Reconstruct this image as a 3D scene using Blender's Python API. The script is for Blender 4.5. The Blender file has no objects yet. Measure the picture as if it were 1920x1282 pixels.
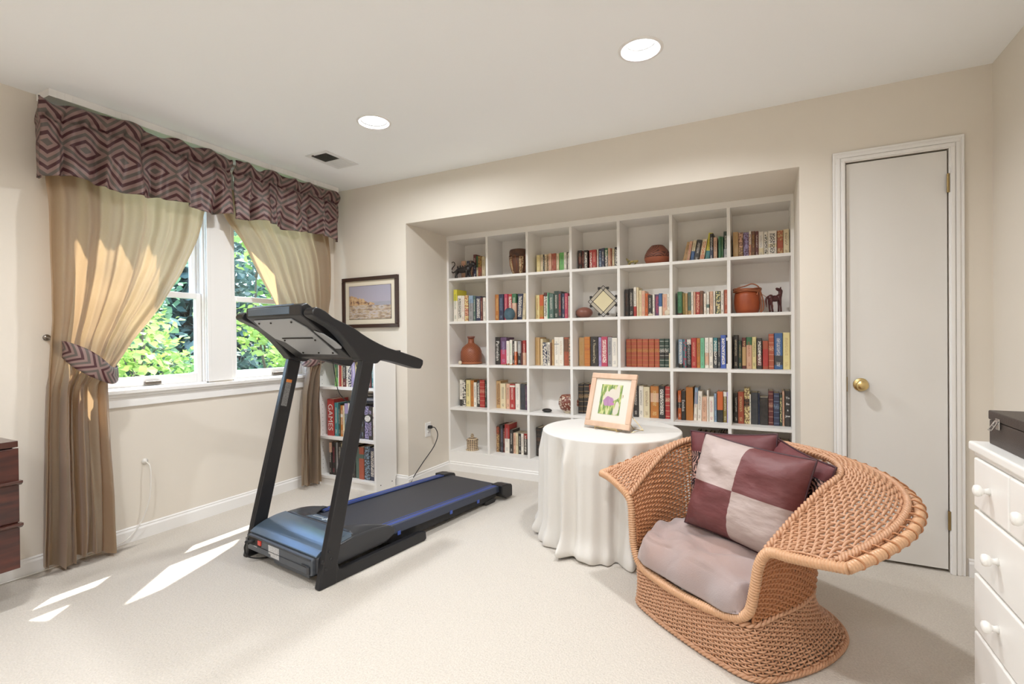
import bpy, bmesh, math, random
import numpy as np
from mathutils import Vector, Matrix, noise as mnoise

# ------------------------------------------------------------------ camera, sky, sun, exposure
scene = bpy.context.scene
COL = scene.collection
cam_data = bpy.data.cameras.new('camera')
cam = bpy.data.objects.new('camera', cam_data); COL.objects.link(cam)
cam_data.sensor_width = 36.0
cam_data.lens = 926.9 / 1920 * 36
cam_data.clip_start = 0.02; cam_data.clip_end = 200
_r = Vector((0.89037763, 0.45511477, -0.00991043)); _u = Vector((0.0057359, 0.01055251, 0.99992787)); _f = Vector((-0.45518652, 0.89037026, -0.00678523))
cam.matrix_world = Matrix(((_r.x, _u.x, -_f.x, 0), (_r.y, _u.y, -_f.y, 0), (_r.z, _u.z, -_f.z, 1.1511), (0, 0, 0, 1)))
scene.camera = cam
scene.view_settings.view_transform = 'Standard'
scene.view_settings.look = 'None'
scene.view_settings.gamma = 1
scene.view_settings.use_curve_mapping = False
scene.view_settings.exposure = 0.30
scene.cycles.max_bounces = 14
scene.cycles.diffuse_bounces = 10
scene.cycles.transparent_max_bounces = 12
scene.cycles.sample_clamp_indirect = 8
scene.cycles.use_denoising = True
scene.cycles.caustics_reflective = False
scene.cycles.caustics_refractive = False

world = bpy.data.worlds.new('sky'); scene.world = world; world.use_nodes = True
wn = world.node_tree.nodes; wl = world.node_tree.links
bg = wn['Background']
sky = wn.new('ShaderNodeTexSky'); sky.sky_type = 'NISHITA'; sky.sun_disc = False
sky.sun_elevation = math.radians(56); sky.sun_rotation = math.radians(36); sky.air_density = 1.0; sky.dust_density = 2.0
wl.new(sky.outputs[0], bg.inputs[0]); bg.inputs[1].default_value = 1.5

sun_d = bpy.data.lights.new('sun', 'SUN'); sun_d.energy = 11.0; sun_d.angle = math.radians(0.55); sun_d.color = (1.0, 0.95, 0.87)
sun = bpy.data.objects.new('sun', sun_d); COL.objects.link(sun)
sun.rotation_euler = Vector((0.377, -0.518, -0.958)).to_track_quat('-Z', 'Y').to_euler()

LAMP_W = 18.5          # power of each recessed ceiling lamp
LIGHTS = [(-0.476, 2.19), (-2.0, 2.19), (-0.476, 0.45), (-2.0, 0.45), (-0.476, -1.25), (-2.0, -1.25)]  # first two are in view; the other four are added unseen as fill light
for i, (lx, ly) in enumerate(LIGHTS):
    ld = bpy.data.lights.new('ceiling_lamp_light', 'AREA'); ld.shape = 'DISK'; ld.size = 0.125
    ld.energy = LAMP_W; ld.color = (0.965, 0.982, 1.0)
    lo = bpy.data.objects.new('ceiling_lamp_light', ld); COL.objects.link(lo)
    lo.location = (lx, ly, 2.407 + (0.028 if i != 1 else 0.006))

# ------------------------------------------------------------------ constants of the room (metres)
XL, XR, YB, YN, ZC = -3.272, 0.949, 3.072, -2.3, 2.407
RX0, RX1, RY, RZ = -2.494, 0.17, 3.63, 2.058      # recess: left, right, bookcase front, recess ceiling
R = math.radians

# ------------------------------------------------------------------ materials
MATS = {}
def srgb(h):
    if isinstance(h, str):
        c = [int(h[i:i + 2], 16) / 255 for i in (0, 2, 4)]
        return tuple(v / 12.92 if v <= 0.04045 else ((v + 0.055) / 1.055) ** 2.4 for v in c)
    return tuple(h)
def mat(name, col, rough=0.6, metal=0.0, var=0.0, vscale=8.0, bump=0.0, bscale=60.0, spec=0.5, coat=0.0, stretch=None, sheen=0.0, col2=None):
    """procedural principled material; col2/var give a noise-mixed second tone"""
    if name in MATS: return MATS[name]
    m = bpy.data.materials.new(name); m.use_nodes = True
    nt = m.node_tree; n = nt.nodes; l = nt.links; p = n['Principled BSDF']
    c = srgb(col)
    p.inputs['Roughness'].default_value = rough; p.inputs['Metallic'].default_value = metal
    p.inputs['Specular IOR Level'].default_value = spec; p.inputs['Coat Weight'].default_value = coat
    p.inputs['Sheen Weight'].default_value = sheen
    p.inputs['Base Color'].default_value = (*c, 1)
    tc = n.new('ShaderNodeTexCoord'); mp = n.new('ShaderNodeMapping'); l.new(tc.outputs['Object'], mp.inputs['Vector'])
    if stretch: mp.inputs['Scale'].default_value = stretch
    if var or col2:
        nz = n.new('ShaderNodeTexNoise'); nz.inputs['Scale'].default_value = vscale; nz.inputs['Detail'].default_value = 6
        l.new(mp.outputs[0], nz.inputs['Vector'])
        cr = n.new('ShaderNodeValToRGB'); l.new(nz.outputs['Fac'], cr.inputs[0])
        c2 = srgb(col2) if col2 else tuple(v * (1 - var) for v in c)
        c1 = c if col2 else tuple(min(1, v * (1 + var * .5)) for v in c)
        cr.color_ramp.elements[0].position = .32; cr.color_ramp.elements[1].position = .68
        cr.color_ramp.elements[0].color = (*c2, 1); cr.color_ramp.elements[1].color = (*c1, 1)
        l.new(cr.outputs[0], p.inputs['Base Color'])
    if bump:
        nb = n.new('ShaderNodeTexNoise'); nb.inputs['Scale'].default_value = bscale; nb.inputs['Detail'].default_value = 4
        l.new(mp.outputs[0], nb.inputs['Vector'])
        b = n.new('ShaderNodeBump'); b.inputs['Strength'].default_value = bump; b.inputs['Distance'].default_value = 0.004
        l.new(nb.outputs['Fac'], b.inputs['Height']); l.new(b.outputs[0], p.inputs['Normal'])
    MATS[name] = m
    return m
def emis(name, col, s):
    m = bpy.data.materials.new(name); m.use_nodes = True; p = m.node_tree.nodes['Principled BSDF']
    p.inputs['Base Color'].default_value = (.8, .8, .8, 1)
    p.inputs['Emission Color'].default_value = (*col, 1); p.inputs['Emission Strength'].default_value = s
    MATS[name] = m; return m
class NT:
    """tiny node-graph helper"""
    def __init__(s, name):
        s.m = bpy.data.materials.new(name); s.m.use_nodes = True; s.n = s.m.node_tree.nodes; s.l = s.m.node_tree.links
        s.p = s.n['Principled BSDF']; MATS[name] = s.m
    def node(s, t, **kw):
        x = s.n.new('ShaderNode' + t)
        for k, v in kw.items(): setattr(x, k, v)
        return x
    def put(s, a, sock):
        if hasattr(a, 'is_output') or isinstance(a, bpy.types.NodeSocket): s.l.new(a, sock)
        elif isinstance(a, (tuple, list)) and len(a) == 3 and sock.type == 'RGBA': sock.default_value = (*a, 1)
        else: sock.default_value = a
    def math(s, op, a, b=0.0, c=0.0, clamp=False):
        x = s.node('Math', operation=op, use_clamp=clamp); s.put(a, x.inputs[0]); s.put(b, x.inputs[1]); s.put(c, x.inputs[2]); return x.outputs[0]
    def mix(s, f, a, b):
        x = s.node('Mix', data_type='RGBA'); s.put(f, x.inputs[0]); s.put(a, x.inputs[6]); s.put(b, x.inputs[7]); return x.outputs[2]
    def xyz(s, v):
        x = s.node('SeparateXYZ'); s.put(v, x.inputs[0]); return x.outputs
    def coord(s, k='Object'): return s.node('TexCoord').outputs[k]
    def map(s, v, scale=(1, 1, 1), loc=(0, 0, 0), rot=(0, 0, 0)):
        x = s.node('Mapping'); s.put(v, x.inputs['Vector']); x.inputs['Scale'].default_value = scale; x.inputs['Location'].default_value = loc; x.inputs['Rotation'].default_value = rot
        return x.outputs[0]
    def noise(s, v, sc, det=4, out='Fac'):
        x = s.node('TexNoise'); s.put(v, x.inputs['Vector']); x.inputs['Scale'].default_value = sc; x.inputs['Detail'].default_value = det; return x.outputs[out]
    def ramp(s, f, stops, const=False):
        x = s.node('ValToRGB'); s.put(f, x.inputs[0]); e = x.color_ramp.elements
        if const: x.color_ramp.interpolation = 'CONSTANT'
        while len(e) < len(stops): e.new(.5)
        for i, (q, c) in enumerate(stops): e[i].position = q; e[i].color = (*srgb(c), 1)
        return x.outputs[0]
    def step(s, a, t): return s.math('GREATER_THAN', a, t)
    def band(s, a, lo, hi): return s.math('MULTIPLY', s.math('GREATER_THAN', a, lo), s.math('LESS_THAN', a, hi))
    def bump(s, h, st=.3, d=.004):
        x = s.node('Bump'); s.put(h, x.inputs['Height']); x.inputs['Strength'].default_value = st; x.inputs['Distance'].default_value = d
        s.l.new(x.outputs[0], s.p.inputs['Normal']); return x
    def done(s, col, rough=.6, metal=0, spec=.5):
        s.put(col, s.p.inputs['Base Color']); s.p.inputs['Roughness'].default_value = rough; s.p.inputs['Metallic'].default_value = metal
        s.p.inputs['Specular IOR Level'].default_value = spec; return s.m

mat('wall_paint', (.75, .70, .625), .75, var=.03, vscale=1.5, bump=.06, bscale=260)
mat('ceiling_paint', (.925, .95, .975), .8, bump=.05, bscale=220)
mat('trim_white', (.84, .835, .825), .42)
mat('shelf_white', (.83, .815, .79), .5)
mat('door_paint', (.74, .725, .70), .45, var=.02, vscale=3)
mat('dresser_paint', (.82, .81, .785), .38, var=.02, vscale=6)
mat('brass', (.72, .55, .26), .28, 1.0)
mat('brass_aged', (.36, .26, .12), .4, 1.0)
mat('chrome', (.75, .75, .76), .18, 1.0)
mat('gap_dark', (.03, .025, .02), .8)
mat('tread_black', (.012, .012, .014), .38, bump=.08, bscale=900)
mat('tread_black_matte', (.016, .016, .018), .62)
mat('belt', (.035, .037, .045), .5, bump=.25, bscale=900)
mat('tread_hood', (.12, .17, .23), .22, .35)
mat('tread_hood_dark', (.035, .037, .042), .3)
mat('tread_panel', (.075, .085, .10), .4)
mat('tread_plate', (.40, .42, .44), .32, .3)
mat('tread_rail', (.035, .045, .075), .3)
mat('tread_blue', (.05, .10, .42), .3)
mat('sticker', (.72, .72, .72), .5, col2=(.35, .35, .36), vscale=260)
mat('sticker_orange', (.75, .25, .06), .5)
mat('switch_red', (.65, .05, .03), .35)
mat('cord_black', (.015, .015, .016), .5)
mat('cord_white', (.78, .76, .72), .5)
mat('cloth_white', (.70, .68, .645), .85, bump=.3, bscale=380, sheen=.2)
mat('seat_cloth', (.34, .285, .285), .75, bump=.25, bscale=240, sheen=.3, col2=(.36, .245, .215), vscale=3.5)
mat('rosewood', (.085, .022, .014), .32, col2=(.028, .009, .008), vscale=5, stretch=(1, 1, 9), coat=.3)
mat('rosewood_top', (.06, .02, .014), .25, coat=.4)
mat('leather_brown', (.045, .033, .028), .42, bump=.3, bscale=300)
mat('frame_dark', (.045, .022, .018), .25)
mat('mat_board', (.72, .66, .54), .8)
mat('mat_white', (.66, .63, .56), .8)
mat('oak', (.68, .49, .36), .45, col2=(.56, .37, .26), vscale=14, stretch=(1, 1, .2))
mat('pages', (.70, .62, .48), .9, bump=.3, bscale=500)
mat('leaf_dark', (.05, .115, .085), .6)
mat('bark', (.12, .095, .075), .9, bump=.5, bscale=30)
mat('grass', (.10, .16, .05), .9, var=.4, vscale=2)
mat('terracotta', (.30, .085, .04), .5)
mat('ceramic_cream', (.68, .60, .46), .4)
mat('rod_steel', (.25, .22, .19), .3, .9)
mat('vent_white', (.76, .77, .78), .4)
mat('vent_dark', (.05, .06, .06), .6)
mat('siding', (.55, .54, .52), .7)
emis('lamp_lens', (1, .97, .92), 7)

def leafmat(name, col, col2, tr=.45):
    g = NT(name); v = g.coord('Object'); f = g.noise(v, 1.3, 2)
    c = g.ramp(f, [(.35, col2), (.65, col)])
    t = g.node('BsdfTranslucent'); g.put(c, t.inputs[0]); mx = g.node('MixShader'); mx.inputs[0].default_value = tr
    g.done(c, .55); g.l.new(g.p.outputs[0], mx.inputs[1]); g.l.new(t.outputs[0], mx.inputs[2])
    g.l.new(mx.outputs[0], g.n['Material Output'].inputs[0]); return g.m
leafmat('leaf_lime', (.46, .58, .14), (.20, .38, .12))
leafmat('leaf_teal', (.14, .25, .22), (.07, .14, .135), .25)
leafmat('leaf_mid', (.20, .36, .20), (.10, .22, .15), .35)

def carpet():
    g = NT('carpet'); v = g.coord('Object')
    f1 = g.noise(v, 2.2, 5); f2 = g.noise(v, 150, 4)
    c = g.mix(g.math('MULTIPLY', f2, 1.0), (.76, .71, .645), (.45, .41, .36)); c = g.mix(g.math('MULTIPLY', f1, .16), c, (.6, .56, .5))
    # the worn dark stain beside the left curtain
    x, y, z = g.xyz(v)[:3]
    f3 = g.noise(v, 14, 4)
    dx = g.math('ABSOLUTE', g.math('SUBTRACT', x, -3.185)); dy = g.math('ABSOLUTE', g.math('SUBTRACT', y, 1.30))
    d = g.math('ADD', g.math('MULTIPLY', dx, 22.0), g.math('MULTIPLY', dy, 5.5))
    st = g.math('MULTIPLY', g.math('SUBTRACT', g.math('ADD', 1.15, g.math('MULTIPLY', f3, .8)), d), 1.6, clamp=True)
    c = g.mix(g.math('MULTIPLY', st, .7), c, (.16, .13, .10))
    g.bump(g.math('ADD', f2, g.math('MULTIPLY', g.noise(v, 60, 3), .8)), .7, .006)
    g.p.inputs['Sheen Weight'].default_value = .25
    return g.done(c, .95, spec=.1)
carpet()

def curtain_mat():
    g = NT('curtain'); v = g.coord('Object')
    w = g.noise(g.map(v, (300, 300, 60)), 1.0, 2); f = g.noise(g.map(v, (6, 6, 2)), 1.0, 3)
    c = g.mix(w, (.36, .31, .235), (.28, .24, .18)); c = g.mix(g.math('MULTIPLY', f, .3), c, (.24, .21, .16))
    t = g.node('BsdfTranslucent'); g.put(g.mix(.92, c, (.73, .47, .245)), t.inputs[0]); mx = g.node('MixShader'); mx.inputs[0].default_value = .46
    g.done(c, .6); g.p.inputs['Sheen Weight'].default_value = .4
    g.l.new(g.p.outputs[0], mx.inputs[1]); g.l.new(t.outputs[0], mx.inputs[2]); g.l.new(mx.outputs[0], g.n['Material Output'].inputs[0])
curtain_mat()

def chevron_mat(name, pu, pv, ns, vc=0.0):
    g = NT(name); u, v = g.xyz(g.coord('UV'))[:2]
    a = g.math('MULTIPLY', g.math('PINGPONG', g.math('DIVIDE', u, pu), .5), 2.0)
    b = g.math('MULTIPLY', g.math('ABSOLUTE', g.math('SUBTRACT', v, vc)), 2.0 / pv)
    s = g.math('FRACT', g.math('MULTIPLY', g.math('ADD', a, b), ns))
    c = g.ramp(s, [(0, (.095, .078, .066)), (.25, (.225, .142, .128)), (.5, (.050, .008, .011)), (.75, (.225, .142, .128))], True)
    th = g.noise(g.map(g.coord('UV'), (900, 900, 1)), 1, 1)
    g.bump(th, .25, .001)
    return g.done(c, .5)
chevron_mat('chevron_cloth', .22, .17, 1.0, .25)
chevron_mat('chevron_tie', .5, .5, 3.9)

def wicker_mat(name, c1, c2):
    g = NT(name); v = g.coord('Object')
    f = g.noise(g.map(v, (60, 60, 160)), 1, 3); f2 = g.noise(v, 9, 3)
    c = g.mix(f, c2, c1); c = g.mix(g.math('MULTIPLY', f2, .35), c, (.42, .19, .09))
    return g.done(c, .38, spec=.5)
wicker_mat('wicker', (.67, .41, .26), (.44, .225, .125))
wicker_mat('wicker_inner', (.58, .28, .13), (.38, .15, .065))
wicker_mat('cane_wrap', (.72, .46, .28), (.55, .31, .17))

def checker_pillow():
    g = NT('pillow_patchwork'); v = g.coord('Object'); x, y, z = g.xyz(v)[:3]
    q = g.math('GREATER_THAN', g.math('MULTIPLY', x, z), 0.0)
    c = g.mix(q, (.46, .375, .35), (.13, .028, .03))
    f = g.noise(g.map(v, (9, 9, 40)), 1, 3); c = g.mix(g.math('MULTIPLY', f, .25), c, (.2, .12, .12))
    g.bump(g.noise(g.map(v, (12, 12, 26)), 1, 3), .5, .012); return g.done(c, .55)
checker_pillow()
mat('pillow_maroon', (.12, .026, .03), .55, bump=.4, bscale=30)
mat('piping_dark', (.05, .014, .02), .5)
def chrys():
    g = NT('pillow_flower'); v = g.coord('Object'); x, y, z = g.xyz(v)[:3]
    vo = g.node('TexVoronoi'); vo.inputs['Scale'].default_value = 9; g.put(v, vo.inputs['Vector'])
    w = g.noise(g.map(v, (1, 1, 1)), 75, 2)
    m = g.step(g.math('ADD', g.math('MULTIPLY', g.math('SINE', g.math('MULTIPLY', vo.outputs['Distance'], 60)), .12), w), .56)
    c = g.mix(m, (.02, .012, .016), (.50, .30, .25))
    c = g.mix(g.math('MULTIPLY', g.step(g.noise(v, 40, 2), .60), .6), c, (.08, .09, .11))
    return g.done(c, .6)
chrys()

def book_mat():
    g = NT('book_cover')
    oi = g.node('ObjectInfo'); base = oi.outputs['Color']
    def at(nm):
        a = g.node('Attribute', attribute_type='OBJECT', attribute_name=nm); return a
    ink = at('ink_colour').outputs['Color']; sec = at('second_colour').outputs['Color']; pr = g.xyz(at('layout').outputs['Vector'])
    G = g.xyz(g.coord('Generated')); O = g.coord('Object')
    spine = g.math('LESS_THAN', G[1], .06)
    inb = g.math('MULTIPLY', g.math('GREATER_THAN', G[2], pr[0]), g.math('LESS_THAN', G[2], pr[1]))
    c = g.mix(inb, base, sec)
    ran = g.node('CombineXYZ'); g.put(g.math('MULTIPLY', oi.outputs['Random'], 37.0), ran.inputs[0]); g.put(oi.outputs['Random'], ran.inputs[2])
    va = g.node('VectorMath', operation='ADD'); g.put(O, va.inputs[0]); g.put(ran.outputs[0], va.inputs[1]); P = va.outputs[0]
    st = pr[2]
    def is_(k): return g.math('COMPARE', st, float(k), .4)
    # small lettering: two runs along the spine
    n1 = g.step(g.noise(g.map(P, (240, 1, 330)), 1, 1), .54)
    mid = g.band(G[0], .28, .70)
    run = g.math('MAXIMUM', g.band(G[2], .38, .86), g.band(G[2], .08, .2))
    t1 = g.math('MULTIPLY', g.math('MULTIPLY', n1, g.math('MULTIPLY', mid, run)), is_(1))
    # large block lettering
    n3 = g.step(g.noise(g.map(P, (150, 1, 170)), 1, 0), .49)
    t3 = g.math('MULTIPLY', g.math('MULTIPLY', n3, g.math('MULTIPLY', g.band(G[0], .2, .8), g.band(G[2], .12, .9))), is_(3))
    # gilt bands and a label
    fz = g.math('FRACT', g.math('MULTIPLY', G[2], 6.0))
    t2 = g.math('MULTIPLY', g.math('MAXIMUM', g.band(fz, .44, .52), g.math('MULTIPLY', g.band(G[2], .52, .66), g.step(g.noise(g.map(P, (200, 1, 260)), 1, 1), .52))), g.math('MULTIPLY', is_(2), .75))
    n4 = g.step(g.noise(P, 75, 3), .5); t4 = g.math('MULTIPLY', n4, g.math('MULTIPLY', is_(4), .85))
    tt = g.math('MULTIPLY', g.math('MAXIMUM', g.math('MAXIMUM', t1, t3), g.math('MAXIMUM', t2, t4)), spine)
    c = g.mix(tt, c, ink)
    wear = g.math('MULTIPLY', g.noise(P, 45, 4), .18); c = g.mix(wear, c, (.4, .35, .3))
    return g.done(c, .42)
book_mat()

def seascape():
    g = NT('seascape_painting'); G = g.coord('Generated'); x, y, z = g.xyz(G)[:3]
    f = g.noise(g.map(G, (7, 1, 16)), 1, 5); f2 = g.noise(g.map(G, (16, 1, 9)), 1, 4)
    skyc = g.mix(z, (.46, .42, .50), (.36, .35, .44))
    low = g.ramp(f, [(.3, (.16, .11, .13)), (.42, (.36, .27, .20)), (.5, (.50, .40, .28)), (.58, (.55, .50, .52)), (.68, (.30, .25, .16))])
    c = g.mix(g.math('GREATER_THAN', z, .50), low, skyc)
    sea = g.math('MULTIPLY', g.band(z, .40, .51), g.step(x, .55)); c = g.mix(sea, c, g.mix(f, (.40, .38, .44), (.28, .30, .36)))
    hill = g.math('ADD', g.math('SUBTRACT', .74, g.math('MULTIPLY', x, .46)), g.math('MULTIPLY', g.math('SUBTRACT', f2, .5), .22))
    cl = g.math('MULTIPLY', g.math('LESS_THAN', z, hill), g.math('MULTIPLY', g.step(z, .42), g.math('LESS_THAN', x, .62)))
    c = g.mix(cl, c, g.ramp(f2, [(.35, (.14, .07, .06)), (.5, (.55, .36, .20)), (.65, (.60, .46, .30))]))
    return g.done(c, .35)
seascape()
def iris():
    g = NT('flower_watercolour'); G = g.coord('Generated'); x, y, z = g.xyz(G)[:3]
    f = g.noise(g.map(G, (9, 1, 3.2), rot=(0, .45, 0)), 1, 4); nn = g.noise(g.map(G, (5, 1, 5)), 1, 3)
    c = g.ramp(f, [(.33, (.07, .15, .07)), (.47, (.24, .33, .09)), (.56, (.50, .52, .20)), (.66, (.62, .60, .42))])
    def blob(cx, cz, rx, rz, wob=.5):
        a = g.math('POWER', g.math('DIVIDE', g.math('SUBTRACT', x, cx), rx), 2.0); b = g.math('POWER', g.math('DIVIDE', g.math('SUBTRACT', z, cz), rz), 2.0)
        return g.math('LESS_THAN', g.math('ADD', g.math('ADD', a, b), g.math('MULTIPLY', g.math('SUBTRACT', nn, .5), wob * 3)), 1.0)
    w = (.60, .55, .47)
    for q in ((.62, .66, .30, .20), (.42, .60, .26, .18), (.80, .80, .10, .20), (.86, .25, .10, .22), (.78, .12, .10, .12)): c = g.mix(blob(*q), c, w)
    c = g.mix(blob(.42, .44, .25, .15, .9), c, g.mix(g.noise(g.map(G, (14, 1, 8)), 1, 3), (.26, .10, .24), (.50, .30, .46)))
    c = g.mix(blob(.62, .36, .10, .05), c, (.45, .18, .36))
    return g.done(c, .4)
iris()

def patt(name, c1, c2, kind, sc, rough=.45):
    g = NT(name); v = g.coord('Object'); x, y, z = g.xyz(v)[:3]
    ang = g.math('ARCTAN2', y, x)
    if kind == 'cells':
        vo = g.node('TexVoronoi', feature='DISTANCE_TO_EDGE'); vo.inputs['Scale'].default_value = sc; g.put(v, vo.inputs['Vector'])
        vp = g.node('TexVoronoi'); vp.inputs['Scale'].default_value = sc * 2.2; g.put(v, vp.inputs['Vector'])
        m = g.math('MULTIPLY', g.step(vo.outputs['Distance'], .05), g.math('MULTIPLY', g.step(vp.outputs['Distance'], .12), g.math('LESS_THAN', vp.outputs['Distance'], .5)))
    elif kind == 'rings':
        vp = g.node('TexVoronoi'); vp.inputs['Scale'].default_value = sc; g.put(v, vp.inputs['Vector'])
        m = g.step(g.math('SINE', g.math('MULTIPLY', vp.outputs['Distance'], 34.0)), .55)
    elif kind == 'panels':
        a = g.math('FRACT', g.math('MULTIPLY', ang, sc / 6.2832)); m = g.math('MULTIPLY', g.band(a, .1, .45), g.math('MAXIMUM', g.band(a, .15, .2), g.step(g.noise(v, 90, 2), .47)))
    elif kind == 'weave':
        m = g.step(g.math('MULTIPLY', g.math('SINE', g.math('MULTIPLY', z, 420.0)), g.math('SINE', g.math('MULTIPLY', ang, sc))), 0.0)
    elif kind == 'lace':
        a = g.math('SINE', g.math('MULTIPLY', ang, sc)); m = g.math('MULTIPLY', g.step(g.math('ADD', a, g.math('SINE', g.math('MULTIPLY', z, 420.0))), .1), g.step(g.noise(v, 60, 2), .36))
    else:
        m = g.noise(v, sc, 4)
    return g.done(g.mix(m, c1, c2), rough)
patt('pot_cells', (.20, .055, .035), (.66, .56, .45), 'cells', 26)
patt('pot_rings', (.22, .075, .045), (.07, .025, .02), 'rings', 13)
patt('drum_panels', (.12, .05, .028), (.58, .44, .25), 'panels', 5)
patt('bottle_weave', (.36, .11, .045), (.16, .045, .02), 'weave', 24)
patt('jar_lace', (.64, .50, .32), (.06, .03, .03), 'lace', 18)
patt('egg_blue', (.012, .03, .045), (.12, .22, .28), 'noise', 16, .12)
patt('clay_ball', (.30, .12, .085), (.16, .06, .045), 'noise', 14, .35)
patt('skin_orange', (.42, .10, .025), (.25, .045, .02), 'noise', 20, .45)
mat('figure_dark', (.02, .016, .015), .35)
mat('figure_red', (.07, .016, .016), .3)
mat('leather_cord', (.36, .12, .05), .5)
mat('amber_glass', (.72, .64, .42), .15)
mat('leaded_glass', (.50, .45, .36), .2)
mat('figure_green', (.05, .09, .03), .4, col2=(.45, .32, .1), vscale=40)

def glass():
    g = NT('window_glass'); t = g.node('BsdfTransparent'); gl = g.node('BsdfGlossy'); gl.inputs['Roughness'].default_value = .02
    mx = g.node('MixShader'); mx.inputs[0].default_value = .05; g.l.new(t.outputs[0], mx.inputs[1]); g.l.new(gl.outputs[0], mx.inputs[2]); t.inputs[0].default_value = (.97, .985, .98, 1)
    g.l.new(mx.outputs[0], g.n['Material Output'].inputs[0])
glass()

# ------------------------------------------------------------------ mesh helpers
class MB:
    def __init__(s): s.v = []; s.f = []; s.uv = None
    def add(s, v, f):
        o = len(s.v); s.v += [tuple(p) for p in v]; s.f += [tuple(i + o for i in q) for q in f]; return s
    def box(s, a, b, M=None):
        x0, y0, z0 = a; x1, y1, z1 = b
        v = [Vector(p) for p in ((x0, y0, z0), (x1, y0, z0), (x1, y1, z0), (x0, y1, z0), (x0, y0, z1), (x1, y0, z1), (x1, y1, z1), (x0, y1, z1))]
        if M is not None: v = [M @ p for p in v]
        return s.add(v, [(0, 3, 2, 1), (4, 5, 6, 7), (0, 1, 5, 4), (1, 2, 6, 5), (2, 3, 7, 6), (3, 0, 4, 7)])
    def prism(s, poly, axis, a, b, M=None):
        """poly: 2D points in the other two axes (cyclic order), extruded along axis from a to b"""
        def P(p, t):
            if axis == 'x': q = Vector((t, p[0], p[1]))
            elif axis == 'y': q = Vector((p[0], t, p[1]))
            else: q = Vector((p[0], p[1], t))
            return M @ q if M is not None else q
        n = len(poly); v = [P(p, a) for p in poly] + [P(p, b) for p in poly]
        f = [tuple(range(n))[::-1], tuple(range(n, 2 * n))] + [(i, (i + 1) % n, n + (i + 1) % n, n + i) for i in range(n)]
        return s.add(v, f)
    def lathe(s, prof, seg=32, c=(0, 0, 0), M=None, sx=1.0, sy=1.0, caps=True):
        v = []; f = []; n = len(prof)
        for i in range(seg):
            a = 2 * math.pi * i / seg
            for r, z in prof:
                q = Vector((r * math.cos(a) * sx, r * math.sin(a) * sy, z))
                if M is not None: q = M @ q
                v.append(q + Vector(c))
        for i in range(seg):
            j = (i + 1) % seg
            for k in range(n - 1): f.append((i * n + k, j * n + k, j * n + k + 1, i * n + k + 1))
        if caps and prof[0][0] > 1e-6: f.append(tuple(i * n for i in range(seg))[::-1])
        if caps and prof[-1][0] > 1e-6: f.append(tuple(i * n + n - 1 for i in range(seg)))
        return s.add(v, f)
    def tube(s, path, r, seg=8, closed=False, cap=True):
        P = [Vector(p) for p in path]; n = len(P); rr = r if hasattr(r, '__len__') else [r] * n
        T = []
        for i in range(n):
            a = P[(i - 1) % n] if (closed or i > 0) else P[i]; b = P[(i + 1) % n] if (closed or i < n - 1) else P[i]
            t = (b - a); T.append(t.normalized() if t.length > 1e-9 else Vector((0, 0, 1)))
        up = Vector((0, 0, 1)) if abs(T[0].z) < .9 else Vector((1, 0, 0))
        nrm = (up - T[0] * up.dot(T[0])).normalized(); v = []; f = []
        for i in range(n):
            nrm = (nrm - T[i] * nrm.dot(T[i])); nrm = nrm.normalized() if nrm.length > 1e-6 else Vector((1, 0, 0)); bn = T[i].cross(nrm)
            for k in range(seg):
                a = 2 * math.pi * k / seg; v.append(P[i] + (nrm * math.cos(a) + bn * math.sin(a)) * rr[i])
        for i in range(n if closed else n - 1):
            j = (i + 1) % n
            for k in range(seg):
                l = (k + 1) % seg; f.append((i * seg + k, i * seg + l, j * seg + l, j * seg + k))
        if cap and not closed: f.append(tuple(range(seg))[::-1]); f.append(tuple((n - 1) * seg + k for k in range(seg)))
        return s.add(v, f)
    def grid(s, fn, nu, nv, closed_u=False):
        o = [fn(i / nu, j / nv) for j in range(nv + 1) for i in range(nu + (0 if closed_u else 1))]
        w = nu if closed_u else nu + 1; f = []
        for j in range(nv):
            for i in range(nu): i2 = (i + 1) % w; f.append((j * w + i, j * w + i2, (j + 1) * w + i2, (j + 1) * w + i))
        return s.add(o, f)
    def ell(s, c, r, seg=20, M=None):
        pr = [(math.sin(math.pi * k / 12), -math.cos(math.pi * k / 12)) for k in range(13)]; v = MB().lathe(pr, seg)
        vv = [Vector((p[0] * r[0], p[1] * r[1], p[2] * r[2])) for p in v.v]
        if M is not None: vv = [M @ p for p in vv]
        return s.add([p + Vector(c) for p in vv], v.f)
    def build(s, name, m, parent=None, smooth=False, loc=None, bevel=0, solid=0, subsurf=0, seg=2, angle=None):
        me = bpy.data.meshes.new(name); me.from_pydata([tuple(p) for p in s.v], [], s.f)
        bm = bmesh.new(); bm.from_mesh(me); bmesh.ops.recalc_face_normals(bm, faces=bm.faces) if len(s.f) < 60000 else None; bm.to_mesh(me); bm.free()
        me.materials.append(MATS[m] if isinstance(m, str) else m)
        if smooth: me.polygons.foreach_set('use_smooth', [True] * len(me.polygons))
        if s.uv is not None:
            uv = me.uv_layers.new(name='UVMap'); L = np.array([s.uv[lp.vertex_index] for lp in me.loops], dtype=np.float32).ravel(); uv.data.foreach_set('uv', L)
        me.update()
        o = bpy.data.objects.new(name, me); COL.objects.link(o)
        if parent is not None: o.parent = parent
        if loc is not None: o.location = loc
        if solid: q = o.modifiers.new('solid', 'SOLIDIFY'); q.thickness = solid; q.offset = 0
        if bevel: q = o.modifiers.new('bevel', 'BEVEL'); q.width = bevel; q.segments = seg; q.limit_method = 'ANGLE'; q.angle_limit = R(40)
        if subsurf: q = o.modifiers.new('sub', 'SUBSURF'); q.levels = subsurf; q.render_levels = subsurf
        return o
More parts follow.
